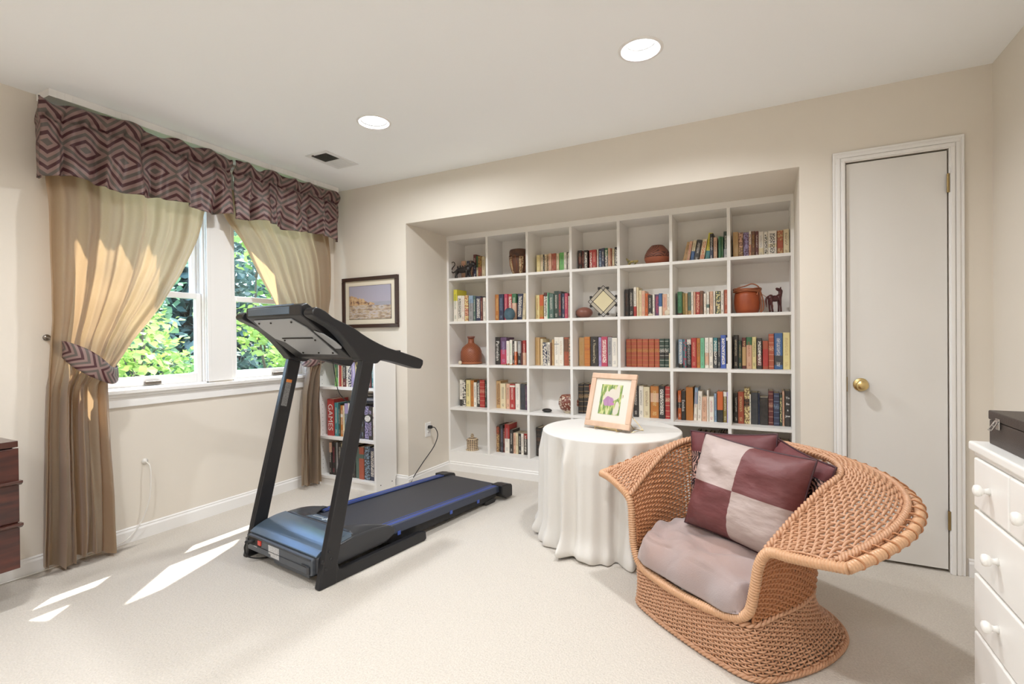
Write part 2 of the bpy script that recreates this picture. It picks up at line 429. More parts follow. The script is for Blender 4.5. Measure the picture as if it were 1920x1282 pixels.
def empty(name, label, cat, loc=(0, 0, 0), rz=0, group=None):
    o = bpy.data.objects.new(name, None); COL.objects.link(o); o.location = loc; o.rotation_euler = (0, 0, rz); o.empty_display_size = .1
    return tag(o, label, cat, group)
def tag(o, label, cat, group=None, kind=None):
    o['label'] = label; o['category'] = cat
    if group: o['group'] = group
    if kind: o['kind'] = kind
    return o
def struct(o): o['kind'] = 'structure'; return o
def arc(pts, n, closed=False):
    """Catmull-Rom through points -> n+1 samples (uniform in parameter)"""
    P = [Vector(p) for p in pts]; m = len(P); segs = m if closed else m - 1; out = []
    for k in range(n + (0 if closed else 1)):
        t = k / n * segs; i = min(int(t), segs - 1); u = t - i
        if closed: a, b, c, d = P[(i - 1) % m], P[i % m], P[(i + 1) % m], P[(i + 2) % m]
        else:
            b, c = P[i], P[i + 1]; a = P[i - 1] if i > 0 else b * 2 - c; d = P[i + 2] if i + 2 < m else c * 2 - b
        out.append(0.5 * ((2 * b) + (c - a) * u + (2 * a - 5 * b + 4 * c - d) * u * u + (3 * b - a - 3 * c + d) * u ** 3))
    return out
def resample(P, n):
    P = [Vector(p) for p in P]; L = [0]
    for a, b in zip(P, P[1:]): L.append(L[-1] + (b - a).length)
    out = []; j = 0
    for k in range(n + 1):
        t = L[-1] * k / n
        while j < len(P) - 2 and L[j + 1] < t: j += 1
        out.append(P[j].lerp(P[j + 1], (t - L[j]) / max(1e-9, L[j + 1] - L[j])))
    return out
def interp(tab, t):
    for (a, va), (b, vb) in zip(tab, tab[1:]):
        if t <= b: return va + (vb - va) * max(0, (t - a)) / (b - a)
    return tab[-1][1]
def skin_fig(name, verts, edges, rad, m, parent=None, sub=2, loc=(0, 0, 0), rz=0, scale=1):
    me = bpy.data.meshes.new(name); me.from_pydata([tuple(Vector(v) * scale) for v in verts], edges, []); me.materials.append(MATS[m])
    o = bpy.data.objects.new(name, me); COL.objects.link(o); sk = o.modifiers.new('skin', 'SKIN'); sk.use_smooth_shade = True
    me.skin_vertices.new() if not me.skin_vertices else None
    for i, r in enumerate(rad):
        d = me.skin_vertices[0].data[i]; d.radius = ((r[0] if hasattr(r, '__len__') else r) * scale, (r[1] if hasattr(r, '__len__') else r) * scale); d.use_root = (i == 0)
    sb = o.modifiers.new('sub', 'SUBSURF'); sb.levels = sub; sb.render_levels = sub
    o.location = loc; o.rotation_euler = (0, 0, rz)
    if parent is not None: o.parent = parent
    return o

mat('baffle_grey', (.42, .42, .42), .5)

mat('drum_brown', (.15, .065, .035), .5, col2=(.06, .03, .02), vscale=30)

def pillow_back():
    g = NT('pillow_back'); v = g.coord('Object'); x, y, z = g.xyz(v)[:3]
    w = g.noise(g.map(v, (1, 1, 1)), 75, 2); vo = g.node('TexVoronoi'); vo.inputs['Scale'].default_value = 9; g.put(v, vo.inputs['Vector'])
    m = g.step(g.math('ADD', g.math('MULTIPLY', g.math('SINE', g.math('MULTIPLY', vo.outputs['Distance'], 60)), .14), w), .54)
    c = g.mix(m, (.02, .012, .016), (.50, .30, .25))
    c = g.mix(g.step(z, .105), c, (.12, .026, .03))
    return g.done(c, .6)
pillow_back()

# ------------------------------------------------------------------ book data: row column x width height lean cover ink second lo hi style [title]
BOOKS="""1 1 -2.4135 0.019 0.1662 0 LB BR LB 0 0 1
1 1 -2.389 0.028 0.1642 0 LB R LB 0 0 1
1 1 -2.368 0.014 0.1622 0 C BR C 0 0 1
1 1 -2.344 0.034 0.1602 0 N W N 0 0 1
1 1 -2.319 0.016 0.1582 0 LB K LB 0 0 1
1 1 -2.3025 0.017 0.1572 0 DR W DR 0 0 1
1 1 -2.277 0.028 0.2112 0 DR W N 0 0.55 1
1 1 -2.253 0.022 0.1952 0 C BR G 0.5 1 1
1 1 -2.224 0.036 0.1932 0 GO BR TE 0 0.5 4
1 1 -2.19 0.032 0.1852 0 C BR C 0 0 1
1 3 -1.6635 0.031 0.1542 0 YL GO YL 0 0 1
1 3 -1.633 0.028 0.1562 0 C TE C 0 0 1
1 3 -1.6145 0.009 0.1542 0 K W K 0 0 1
1 3 -1.5995 0.021 0.1552 0 C BR C 0 0 3
1 3 -1.5805 0.017 0.1532 0 TN K TN 0 0 3
1 3 -1.559 0.026 0.1582 0 LB TE LB 0 0 1
1 3 -1.5365 0.019 0.1562 0 TE LB TE 0 0 1
1 3 -1.516 0.022 0.1552 0 TE DR TE 0 0 1
1 3 -1.493 0.024 0.1522 0 C BR C 0 0 1
1 3 -1.459 0.04 0.1582 0 LG G LG 0 0 1
1 3 -1.426 0.024 0.1552 0 W K W 0 0 1
1 3 -1.4095 0.009 0.1562 0 K W K 0 0 1
1 3 -1.3965 0.015 0.1482 0 W GY W 0 0 1
1 4 -1.303 0.028 0.1612 0 K LB DR 0.3 0.7 1
1 4 -1.279 0.02 0.1552 0 DR LB DR 0 0 1
1 4 -1.253 0.032 0.1572 0 K W K 0 0 3
1 4 -1.214 0.026 0.1552 0 R W R 0 0 3
1 4 -1.184 0.034 0.1552 0 R LB R 0 0 1
1 4 -1.158 0.012 0.1542 0 W P W 0 0 1
1 4 -1.138 0.024 0.1592 0 N S N 0 0 3
1 4 -1.1145 0.023 0.1612 0 N W N 0 0 1
1 4 -1.089 0.028 0.1602 0 CH W G 0.6 1 3
1 4 -1.064 0.02 0.1562 0 LB BR LB 0 0 1
1 4 -1.0515 0.009 0.1552 0 TE C TE 0 0 1
1 4 -1.0355 0.021 0.1512 0 C TE C 0 0 1
1 4 -1.0095 0.027 0.1592 0 K W K 0 0 3
1 6 -0.515 0.03 0.1482 13.7 TN BR TN 0 0 1
1 6 -0.489 0.02 0.1522 9.0 LB R LB 0 0 1
1 6 -0.4645 0.025 0.1562 9.1 C K B 0.05 0.5 1
1 6 -0.433 0.034 0.1542 9.6 K W K 0 0 1
1 6 -0.398 0.032 0.1572 9.4 C O LB 0 0.3 3
1 6 -0.362 0.03 0.1982 8.0 Y OG T 0 0.37 1
1 6 -0.3315 0.023 0.1912 0.9 K W N 0 0.5 1
1 6 -0.3055 0.025 0.1632 0 LB K LB 0 0 1
1 6 -0.2765 0.017 0.1642 0 G DG G 0 0 1
1 6 -0.2605 0.013 0.1622 0 G OG G 0 0 1
1 6 -0.2385 0.0271 0.1982 0 DG W GY 0 0.38 1
1 7 -0.175 0.034 0.1842 0 TN GO TN 0 0 1
1 7 -0.143 0.028 0.1792 0 LB BR TN 0 0.45 4
1 7 -0.11 0.034 0.1772 0 PU LV PU 0 0 4
1 7 -0.0855 0.015 0.1822 0 W TE LB 0 0.5 3
1 7 -0.066 0.024 0.1802 0 BR GO BR 0 0 1
1 7 -0.0435 0.019 0.1762 0 DR W DR 0 0 1
1 7 -0.0185 0.031 0.1712 0 W GY C 0 0.35 1
1 7 0.0105 0.025 0.1682 0 W K W 0 0 3
1 7 0.0495 0.051 0.1692 0 W CH C 0.35 0.5 3
1 7 0.095 0.036 0.1682 0 TN TE TE 0.3 0.6 4
1 7 0.131 0.034 0.1712 0 C BR C 0 0 1
1 7 0.1458 0.009 0.1692 0 DG W DG 0 0 1
2 1 -2.4341 0.0361 0.2814 0 Y G W 0 0.65 1
2 1 -2.392 0.046 0.2274 0 W K W 0 0 3
2 1 -2.352 0.024 0.2234 0 W TE W 0 0 1
2 1 -2.321 0.036 0.2264 0 YL TE LB 0.2 0.5 4
2 1 -2.2705 0.043 0.2214 0 GY K S 0.7 1 1
2 1 -2.2375 0.021 0.2154 0 SG W SG 0 0 1
2 1 -2.2015 0.049 0.2134 0 N W N 0 0 3
2 1 -2.1655 0.021 0.1984 0 DR LB DR 0 0 1
2 1 -2.14 0.028 0.1994 0 W CH W 0 0 1
2 2 -2.0585 0.0369 0.2264 0 TO YL TO 0 0 1
2 2 -2.014 0.046 0.2264 0 N S N 0 0 1
2 2 -1.971 0.034 0.2264 0 P LB P 0 0 1
2 2 -1.9335 0.039 0.2244 0 R W R 0 0 3
2 2 -1.8905 0.041 0.2244 0 LB W G 0.65 1 1
2 2 -1.843 0.05 0.2214 2.8 N W N 0 0 3
2 2 -1.8015 0.027 0.2214 3.6 C BR C 0 0 1
2 3 -1.677 0.036 0.2034 0 YL TE YL 0 0 1
2 3 -1.6395 0.033 0.2034 0 O R GO 0.1 0.55 1
2 3 -1.6025 0.035 0.2194 0 W K DR 0.87 1 3
2 3 -1.5795 0.009 0.2174 0 MG K MG 0 0 1
2 3 -1.5525 0.043 0.2074 0 SG W SG 0 0 1
2 3 -1.5105 0.039 0.2274 0 DG W DG 0 0 1
2 3 -1.4765 0.027 0.2234 0 CH R CH 0 0 3
2 3 -1.449 0.026 0.2044 0 N W N 0 0 1
2 3 -1.42 0.028 0.2054 0 P LB P 0 0 1
2 3 -1.4005 0.009 0.1814 0 W P W 0 0 1
2 3 -1.3895 0.009 0.2404 0 W K W 0 0 1
2 5 -0.932 0.03 0.2094 0 K BR K 0 0 1
2 5 -0.8985 0.035 0.2134 0 K W K 0 0 1
2 5 -0.8695 0.021 0.2214 0 W K R 0 0.35 1
2 5 -0.8505 0.015 0.2204 0 C LB C 0 0 1
2 5 -0.8315 0.021 0.1974 0 C GO C 0 0 1
2 5 -0.8075 0.025 0.1924 0 LB P LB 0 0 1
2 5 -0.7845 0.021 0.1714 0 O K O 0 0 1
2 5 -0.7575 0.029 0.1584 0 K W K 0 0 1
2 5 -0.733 0.016 0.1624 0 W K W 0 0 1
2 5 -0.709 0.028 0.1614 0 PU P PU 0 0 3
2 5 -0.683 0.024 0.1664 0 W B B 0.42 1 0
2 5 -0.653 0.034 0.1604 0 LB P LB 0 0 1
2 5 -0.626 0.018 0.1594 0 W K W 0 0 1
2 5 -0.609 0.014 0.1604 0 W B B 0.4 1 0
2 6 -0.5465 0.033 0.1724 0 G MG DR 0 0.1 1
2 6 -0.519 0.02 0.1614 0 OG GO OG 0 0 1
2 6 -0.501 0.016 0.1574 0 TN OG TN 0 0 1
2 6 -0.4805 0.023 0.1654 0 SG OG TN 0 0.2 1
2 6 -0.4605 0.015 0.1664 0 W K W 0 0 1
2 6 -0.4455 0.013 0.1654 0 LB TE LB 0 0 1
2 6 -0.424 0.028 0.1644 0 R LB R 0 0 3
2 6 -0.3985 0.021 0.1704 0 BR TE BR 0 0 1
2 6 -0.376 0.018 0.1504 0 W OG W 0 0 1
2 6 -0.3555 0.017 0.1614 0 W SG SG 0.3 0.45 1
2 6 -0.3335 0.021 0.1634 0 LB K LB 0 0 1
2 6 -0.315 0.014 0.1644 0 W OG W 0 0 1
2 6 -0.2895 0.029 0.1634 0 DG YL CH 0.2 0.6 4
2 6 -0.2625 0.021 0.1694 0 W K W 0 0 1
2 6 -0.237 0.0241 0.1694 0 TE LB TE 0 0 1
3 2 -2.054 0.0459 0.2366 0 K W K 0 0 0 Parmelian
3 2 -1.9995 0.061 0.2336 0 P LV PU 0.55 1 1
3 2 -1.9545 0.027 0.2036 0 W GY W 0 0 1
3 2 -1.9275 0.025 0.2126 0 W LG W 0 0 1
3 2 -1.904 0.02 0.2056 0 K W K 0 0 1
3 2 -1.8825 0.021 0.2026 0 O W W 0.55 1 1
3 2 -1.848 0.034 0.2006 0 K W GY 0.5 1 1
3 2 -1.824 0.012 0.2026 0 DR K DR 0 0 1
3 2 -1.802 0.03 0.2066 0 R W LB 0 0.5 1
3 3 -1.6805 0.041 0.2306 0 TN GO TN 0 0 1
3 3 -1.6445 0.023 0.2186 0 C LB C 0 0 1
3 3 -1.613 0.038 0.1876 0 N W N 0 0 4
3 3 -1.5795 0.027 0.1896 0 W K W 0 0 3
3 3 -1.5585 0.013 0.1836 0 BR K BR 0 0 1
3 3 -1.542 0.018 0.2116 0 TN BR TN 0 0 1
3 3 -1.5115 0.041 0.2306 0 W GY GY 0.74 0.77 1
3 3 -1.469 0.042 0.2306 0 W TN W 0 0 1
3 3 -1.4245 0.041 0.2276 0 TE BR BR 0.5 0.95 1
3 3 -1.3935 0.017 0.2256 0 LB SG LB 0 0 4
3 4 -1.2965 0.047 0.2266 0 TN GO TN 0 0 1
3 4 -1.248 0.046 0.2306 0 TO TE TO 0 0 2
3 4 -1.1915 0.063 0.2316 0 K C K 0 0 0 A_Thousand_Days
3 4 -1.147 0.024 0.2256 0 LV N LV 0 0 1
3 4 -1.1095 0.049 0.2306 0 P W P 0 0 3
3 4 -1.0675 0.035 0.2266 0 GY CH GY 0 0 1
3 4 -1.027 0.044 0.2216 0 W GY W 0 0 1
3 4 -0.9985 0.009 0.2056 0 K W K 0 0 1
3 5 -0.922 0.04 0.2106 0 TE GO TE 0 0 2
3 5 -0.8805 0.041 0.2106 0 TE GO TE 0 0 2
3 5 -0.8385 0.041 0.2096 0 TE GO TE 0 0 2
3 5 -0.7945 0.043 0.2096 0 TE GO TE 0 0 2
3 5 -0.7515 0.041 0.2096 0 TE GO TE 0 0 2
3 5 -0.7115 0.037 0.2086 0 TE GO TE 0 0 2
3 5 -0.6745 0.035 0.2106 0 DG W K 0.3 0.6 2
3 5 -0.641 0.03 0.2106 0 DG W K 0.3 0.6 2
3 5 -0.6135 0.023 0.2086 0 C K DG 0.5 1 0
3 6 -0.543 0.03 0.2056 0 S W K 0 0.15 3
3 6 -0.515 0.024 0.2056 0 T P T 0 0 4
3 6 -0.487 0.03 0.2036 0 K GY W 0.82 1 3
3 6 -0.452 0.036 0.2146 0 R LB R 0 0 1
3 6 -0.4215 0.025 0.2126 0 TO DG TO 0 0 1
3 6 -0.395 0.028 0.2136 0 MG SG MG 0 0 1
3 6 -0.3665 0.027 0.2156 0 W GY LB 0.1 0.5 1
3 6 -0.3385 0.027 0.2156 0 W K W 0 0 1
3 6 -0.309 0.026 0.2146 0 CH W T 0.55 1 3
3 6 -0.2855 0.019 0.2146 0 CH W CH 0 0 1
3 6 -0.258 0.034 0.2326 0 RB W RB 0 0 3
3 6 -0.2325 0.0151 0.2146 0 W K K 0.15 0.9 0
3 7 -0.178 0.028 0.2316 0 K C K 0 0 1
3 7 -0.152 0.022 0.1916 0 DG TN DG 0 0 1
3 7 -0.1265 0.025 0.2136 0 DR TN TN 0.1 0.7 3
3 7 -0.096 0.034 0.2166 0 LB TE G 0.75 1 1
3 7 -0.0645 0.027 0.2176 0 YL DG YL 0 0 1
3 7 -0.0325 0.031 0.2086 0 K W DR 0.1 0.45 3
3 7 0.0045 0.035 0.1906 0 TE R R 0.1 0.7 0
3 7 0.039 0.032 0.2366 0 TE LB TE 0 0 2
3 7 0.081 0.05 0.2416 0 B W CH 0.12 0.38 1
3 7 0.128 0.042 0.2446 0 YL TN YL 0 0 1
4 1 -2.4356 0.0331 0.2348 0 W K K 0 0.25 1
4 1 -2.401 0.032 0.2358 0 K W K 0 0 4
4 1 -2.3605 0.045 0.2348 0 YL K YL 0 0 1
4 1 -2.32 0.034 0.2338 0 TO BR TO 0 0 1
4 1 -2.287 0.03 0.2158 0 W K W 0 0 1
4 1 -2.2535 0.031 0.2358 0 K W K 0 0 3
4 1 -2.212 0.05 0.2398 0 R LB R 0 0 2
4 1 -2.1785 0.013 0.2378 0 DG W DG 0 0 1
4 2 -2.0554 0.0429 0.2368 0 TN BR TN 0 0 3
4 2 -2.007 0.052 0.2158 0 C K C 0 0 1
4 2 -1.961 0.036 0.2148 0 LB K LB 0 0 1
4 2 -1.916 0.048 0.2138 0 R W W 0.88 0.95 1
4 2 -1.8675 0.043 0.2178 0 W GY W 0 0 1
4 2 -1.8185 0.049 0.2168 0 CH N CH 0 0 1
4 2 -1.787 0.01 0.2048 0 PU LB PU 0 0 1
4 4 -1.3045 0.041 0.2338 0 K TN K 0 0 2
4 4 -1.2595 0.047 0.2378 0 K TN K 0 0 2
4 4 -1.2165 0.037 0.2328 0 K W TE 0.8 1 1
4 5 -0.8695 0.039 0.2368 0 K W K 0 0 1
4 5 -0.831 0.036 0.2358 0 W K W 0 0 1
4 5 -0.7885 0.045 0.2298 0 C BR C 0 0 1
4 5 -0.731 0.062 0.2378 0 TO YL LB 0.5 0.78 1
4 5 -0.678 0.042 0.2408 0 K W K 0 0 3
4 5 -0.638 0.034 0.2388 0 R C R 0 0 2
4 5 -0.6096 0.0189 0.2378 0 K C K 0 0 1
4 6 -0.554 0.024 0.2108 0 O W K 0.4 0.6 1
4 6 -0.5265 0.029 0.2098 0 K W K 0 0 0 Exodus
4 6 -0.4855 0.049 0.2388 0 TO YL TO 0 0 0
4 6 -0.4475 0.023 0.2378 2.4 W TE S 0.5 1 1
4 6 -0.418 0.028 0.2128 1.6 W BR W 0 0 1
4 6 -0.3855 0.035 0.1738 0 LB BR LB 0 0 1
4 6 -0.3615 0.011 0.2218 0 W LB W 0 0 1
4 6 -0.338 0.034 0.1758 0 W P W 0 0 1
4 6 -0.312 0.016 0.1998 0 S N S 0 0 1
4 6 -0.281 0.038 0.2158 0 K GY O 0.4 1 0
4 6 -0.2495 0.023 0.2138 0 OG W W 0.85 1 1
4 6 -0.231 0.0121 0.2138 0 LV W LV 0 0 1
4 7 -0.179 0.022 0.2088 0 K W K 0 0 1
4 7 -0.1485 0.037 0.2188 0 TE YL TE 0 0 1
4 7 -0.1105 0.035 0.2448 0 YL BR K 0.5 0.7 4
4 7 -0.0905 0.009 0.2048 0 W G W 0 0 1
4 7 -0.064 0.042 0.2168 0 CH N CH 0 0 0
4 7 -0.0375 0.009 0.2148 0 N K N 0 0 0
4 7 -0.007 0.048 0.1868 0 K CH K 0 0 0
4 7 0.0345 0.031 0.2318 0 DR LB DR 0 0 2
4 7 0.068 0.034 0.2188 0 N S N 0 0 2
4 7 0.0935 0.015 0.2098 0 DG YL DG 0 0 3
4 7 0.1085 0.013 0.2348 0 LB TE LB 0 0 1
4 7 0.1336 0.0333 0.2358 0 K W K 0 0 0 To|Be|a|Jew
5 2 -2.0644 0.0249 0.218 0 TN BR TE 0.7 1 4
5 2 -2.041 0.018 0.238 0 K BR K 0 0 1
5 2 -2.0215 0.019 0.235 0 CH LV CH 0 0 1
5 2 -2.003 0.016 0.209 0 DR LB DR 0 0 1
5 2 -1.97 0.046 0.246 0 W GY R 0.5 1 1
5 2 -1.931 0.03 0.201 0 K W K 0 0 1
5 2 -1.9025 0.027 0.175 0 LB BR LB 0 0 1
5 2 -1.877 0.022 0.177 0 C BR C 0 0 1
5 2 -1.852 0.026 0.175 0 K W K 0 0 1
5 2 -1.8245 0.025 0.177 0 W BR W 0 0 1
5 2 -1.7975 0.025 0.179 0 K W R 0.75 1 3
5 3 -1.676 0.046 0.237 0 K BR K 0 0 2
5 3 -1.639 0.028 0.236 0 CH W CH 0 0 1
5 3 -1.6025 0.041 0.241 0 DR W DR 0 0 1
5 6 -0.5385 0.013 0.209 0 DR W DR 0 0 1
5 6 -0.516 0.03 0.211 0 LB BR LB 0 0 1
5 6 -0.4715 0.055 0.228 0 C K C 0 0 4
5 6 -0.43 0.02 0.298 0 DG W DG 0 0 1
5 6 -0.4035 0.031 0.293 0 K R K 0 0 1
5 6 -0.3705 0.029 0.288 0 N W N 0 0 1
5 6 -0.339 0.028 0.294 0 DR GO DR 0 0 1
5 6 -0.2885 0.017 0.302 0 K LB K 0 0 1
5 6 -0.2705 0.017 0.305 0 K W K 0 0 1
5 6 -0.2535 0.017 0.306 0 DR LB DR 0 0 1
5 6 -0.235 0.0201 0.308 0 K C K 0 0 1
5 7 -0.177 0.028 0.266 0 K W K 0 0 1
5 7 -0.148 0.028 0.271 0 DR W DR 0 0 1
5 7 -0.1175 0.033 0.27 0 BR C BR 0 0 1
5 7 -0.0815 0.039 0.271 0 K W K 0 0 1
5 7 -0.042 0.038 0.272 0 N W N 0 0 1
5 7 -0.0035 0.037 0.274 0 DG YL DG 0 0 1
5 7 0.0315 0.031 0.276 0 K C K 0 0 1
5 7 0.0695 0.043 0.276 0 DR C DR 0 0 1
5 7 0.117 0.05 0.27 0 K W K 0 0 1"""
SBOOKS="""1 0 -3.041 0.026 0.175 0 G YL LG 0 0.4 1
1 0 -3.0185 0.007 0.176 0 W K W 0 0 1
1 0 -3.003 0.02 0.176 0 R DG R 0 0 1
1 0 -2.9805 0.021 0.172 0 C TE C 0 0 1
1 0 -2.9515 0.035 0.177 0 K W DR 0 0.35 1
1 0 -2.925 0.016 0.194 0 W K W 0 0 3
1 0 -2.902 0.028 0.192 0 N W N 0 0 4
1 0 -2.8755 0.021 0.192 0 LV PU LV 0 0 1
1 0 -2.852 0.024 0.193 0 LV W LV 0 0 1
1 0 -2.8295 0.017 0.193 0 YL OG YL 0 0 1
1 0 -2.8075 0.023 0.193 0 W OG N 0 0.3 1
1 0 -2.7825 0.023 0.193 0 W K W 0 0 1
1 0 -2.757 0.026 0.194 0 N W N 0 0 1
1 0 -2.727 0.032 0.192 0 BR C BR 0 0 1
1 0 -2.6945 0.031 0.193 0 DR W DR 0 0 1
1 0 -2.6655 0.021 0.193 0 T W T 0 0 1
1 0 -2.643 0.022 0.193 0 S N T 0 0.4 1
2 0 -3.1075 0.069 0.293 0 R W R 0 0 0 GAMES
2 0 -3.046 0.038 0.266 0 T W T 0 0 1
2 0 -3.0165 0.019 0.255 0 DG W DG 0 0 1
2 0 -2.9895 0.033 0.246 0 TO W W 0.62 0.72 1
2 0 -2.965 0.014 0.245 0 C K C 0 0 1
2 0 -2.9405 0.033 0.265 0 SG LV LV 0.7 1 1
2 0 -2.909 0.026 0.269 0 W LV W 0 0 1
2 0 -2.881 0.026 0.262 0 K W K 0 0 3
2 0 -2.846 0.04 0.256 0 DR C DR 0 0 1
2 0 -2.806 0.038 0.258 0 N W N 0 0 1
2 0 -2.7715 0.029 0.255 0 K S K 0 0 1
2 0 -2.7295 0.047 0.254 0 LV N LV 0 0 4
2 0 -2.686 0.038 0.248 0 K LV K 0 0 3
2 0 -2.6525 0.023 0.25 0 W P W 0 0 1
3 0 -3.113 0.028 0.255 0 K W LB 0.7 1 1
3 0 -3.078 0.04 0.262 0 K P K 0 0 1
3 0 -3.0485 0.015 0.26 0 GY K GY 0 0 1
3 0 -3.018 0.044 0.263 0 K W K 0 0 1
3 0 -2.973 0.042 0.258 0 YL K YL 0 0 1
3 0 -2.9295 0.041 0.258 0 DR C DR 0 0 1
3 0 -2.8805 0.055 0.25 0 K C K 0 0 1
3 0 -2.8285 0.039 0.238 0 SG K SG 0 0 0
3 0 -2.782 0.05 0.248 0 TE K SG 0.65 0.78 0
3 0 -2.7275 0.053 0.259 0 CH S CH 0 0 4
3 0 -2.676 0.046 0.252 0 N W N 0 0 3"""
PAL={'K': '1c1b1d', 'N': '1d2b4d', 'B': '2b5d92', 'RB': '3a5cb0', 'S': '8ba6c0', 'T': '2c7f86', 'G': '2d7048', 'LG': '68b45a', 'MG': '6cb890', 'OG': '8d7a38', 'Y': 'd6cc38', 'O': 'd0642a', 'TO': 'c07830', 'BR': '70452c', 'TE': 'a84c30', 'R': 'b02a28', 'DR': '5e1a1f', 'P': 'b8385a', 'PU': '5c3a62', 'LV': 'a89cc8', 'C': 'e2d4b0', 'W': 'ece6da', 'TN': 'c4a06e', 'GY': '9a9a9c', 'SG': '4d6b64', 'LB': 'dcb094', 'DG': '1f3d33', 'CH': '32383f', 'YL': 'e6d79a', 'GO': 'b8923c'}
NAMES={'K': 'black', 'N': 'navy blue', 'B': 'blue', 'RB': 'bright blue', 'S': 'pale blue', 'T': 'teal', 'G': 'green', 'LG': 'light green', 'MG': 'mint green', 'OG': 'olive', 'Y': 'yellow', 'O': 'orange', 'TO': 'tan orange', 'BR': 'brown', 'TE': 'brick red', 'R': 'red', 'DR': 'maroon', 'P': 'crimson', 'PU': 'purple', 'LV': 'lavender', 'C': 'cream', 'W': 'white', 'TN': 'tan', 'GY': 'grey', 'SG': 'slate green', 'LB': 'peach', 'DG': 'dark green', 'CH': 'charcoal', 'YL': 'pale yellow', 'GO': 'gold'}

# ------------------------------------------------------------------ the room shell
struct(MB().box((XL - .14, YN - .14, -.05), (XR + .14, RY + .35, 0)).build('floor', 'carpet'))
W1 = (1.37, 1.995); W2 = (2.16, 2.785); WZ = (.875, 2.30)
def wall_left():
    m = MB(); x0, x1 = XL - .14, XL
    m.box((x0, YN, 0), (x1, W1[0], ZC)); m.box((x0, W1[1], WZ[0]), (x1, W2[0], WZ[1])); m.box((x0, W2[1], 0), (x1, YB, ZC))
    m.box((x0, W1[0], 0), (x1, W2[1], WZ[0])); m.box((x0, W1[0], WZ[1]), (x1, W2[1], ZC))
    return m.build('wall_left', 'wall_paint')
struct(wall_left())
m = MB(); D0, D1, DZ = .374, .791, 2.045          # closet door opening
m.box((XL - .14, YB, 0), (RX0, YB + .12, ZC)); m.box((RX0, YB, RZ), (RX1, YB + .12, ZC)); m.box((RX1, YB, 0), (D0, YB + .12, ZC))
m.box((D0, YB, DZ), (D1, YB + .12, ZC)); m.box((D1, YB, 0), (XR + .14, YB + .12, ZC))
m.box((RX0 - .1, YB + .12, 0), (RX0, RY + .35, ZC)); m.box((RX1, YB + .12, 0), (RX1 + .1, RY + .35, ZC))
m.box((RX0 - .1, YB + .12, RZ), (RX1 + .1, RY + .35, RZ + .1)); m.box((RX0 - .1, RY + .30, 0), (RX1 + .1, RY + .35, RZ))
m.box((D0 - .05, YB + .12, 0), (D1 + .05, YB + .14, DZ + .05))
struct(m.build('wall_back', 'wall_paint'))
struct(MB().box((XR, YN, 0), (XR + .14, YB + .12, ZC)).build('wall_right', 'wall_paint'))
struct(MB().box((XL - .14, YN - .14, 0), (XR + .14, YN, ZC)).build('wall_front', 'wall_paint'))
# ceiling with round holes for the recessed lamps
def ceiling():
    m = MB(); h = .16
    xs = sorted({XL - .14, XR + .14, *[v for lx, _ in LIGHTS for v in (round(lx - h, 4), round(lx + h, 4))]})
    ys = sorted({YN - .14, YB + .12, *[v for _, ly in LIGHTS for v in (round(ly - h, 4), round(ly + h, 4))]})
    for i in range(len(xs) - 1):
        for j in range(len(ys) - 1):
            cx, cy = (xs[i] + xs[i + 1]) / 2, (ys[j] + ys[j + 1]) / 2
            hit = [k for k, (lx, ly) in enumerate(LIGHTS) if abs(lx - cx) < .01 and abs(ly - cy) < .01]
            if not hit: m.add([(xs[i], ys[j], ZC), (xs[i + 1], ys[j], ZC), (xs[i + 1], ys[j + 1], ZC), (xs[i], ys[j + 1], ZC)], [(0, 1, 2, 3)]); continue
            n = 48; rr = .080; inn = []; out = []
            for k in range(n):
                a = 2 * math.pi * k / n; c, s_ = math.cos(a), math.sin(a); q = h / max(abs(c), abs(s_))
                inn.append((cx + rr * c, cy + rr * s_, ZC)); out.append((cx + q * c, cy + q * s_, ZC))
            m.add(inn + out, [(k, (k + 1) % n, n + (k + 1) % n, n + k) for k in range(n)])
    m.box((XL - .14, YN - .14, ZC + .14), (XR + .14, YB + .12, ZC + .18))
    return m.build('ceiling', 'ceiling_paint')
struct(ceiling())
# baseboards
def base_prof(h=.085, t=.014): return [(0, 0), (t, 0), (t, h - .022), (t * .55, h - .012), (t * .7, h - .006), (t * .3, h), (0, h)]
struct(MB().prism([(XL + a, b) for a, b in base_prof()], 'y', YN, YB).build('baseboard_left', 'trim_white'))
m = MB()
m.prism([(YB - a, b) for a, b in base_prof()], 'x', XL + .014, RX0); m.prism([(YB - a, b) for a, b in base_prof()], 'x', RX1, .32)
m.prism([(YB - a, b) for a, b in base_prof()], 'x', .857, XR)
m.prism([(RX0 + a, b) for a, b in base_prof(.078)], 'y', YB - .014, RY - .012)
struct(m.build('baseboard_back', 'trim_white'))
struct(MB().prism([(XR - a, b) for a, b in base_prof()], 'y', YN, YB - .014).build('baseboard_right', 'trim_white'))

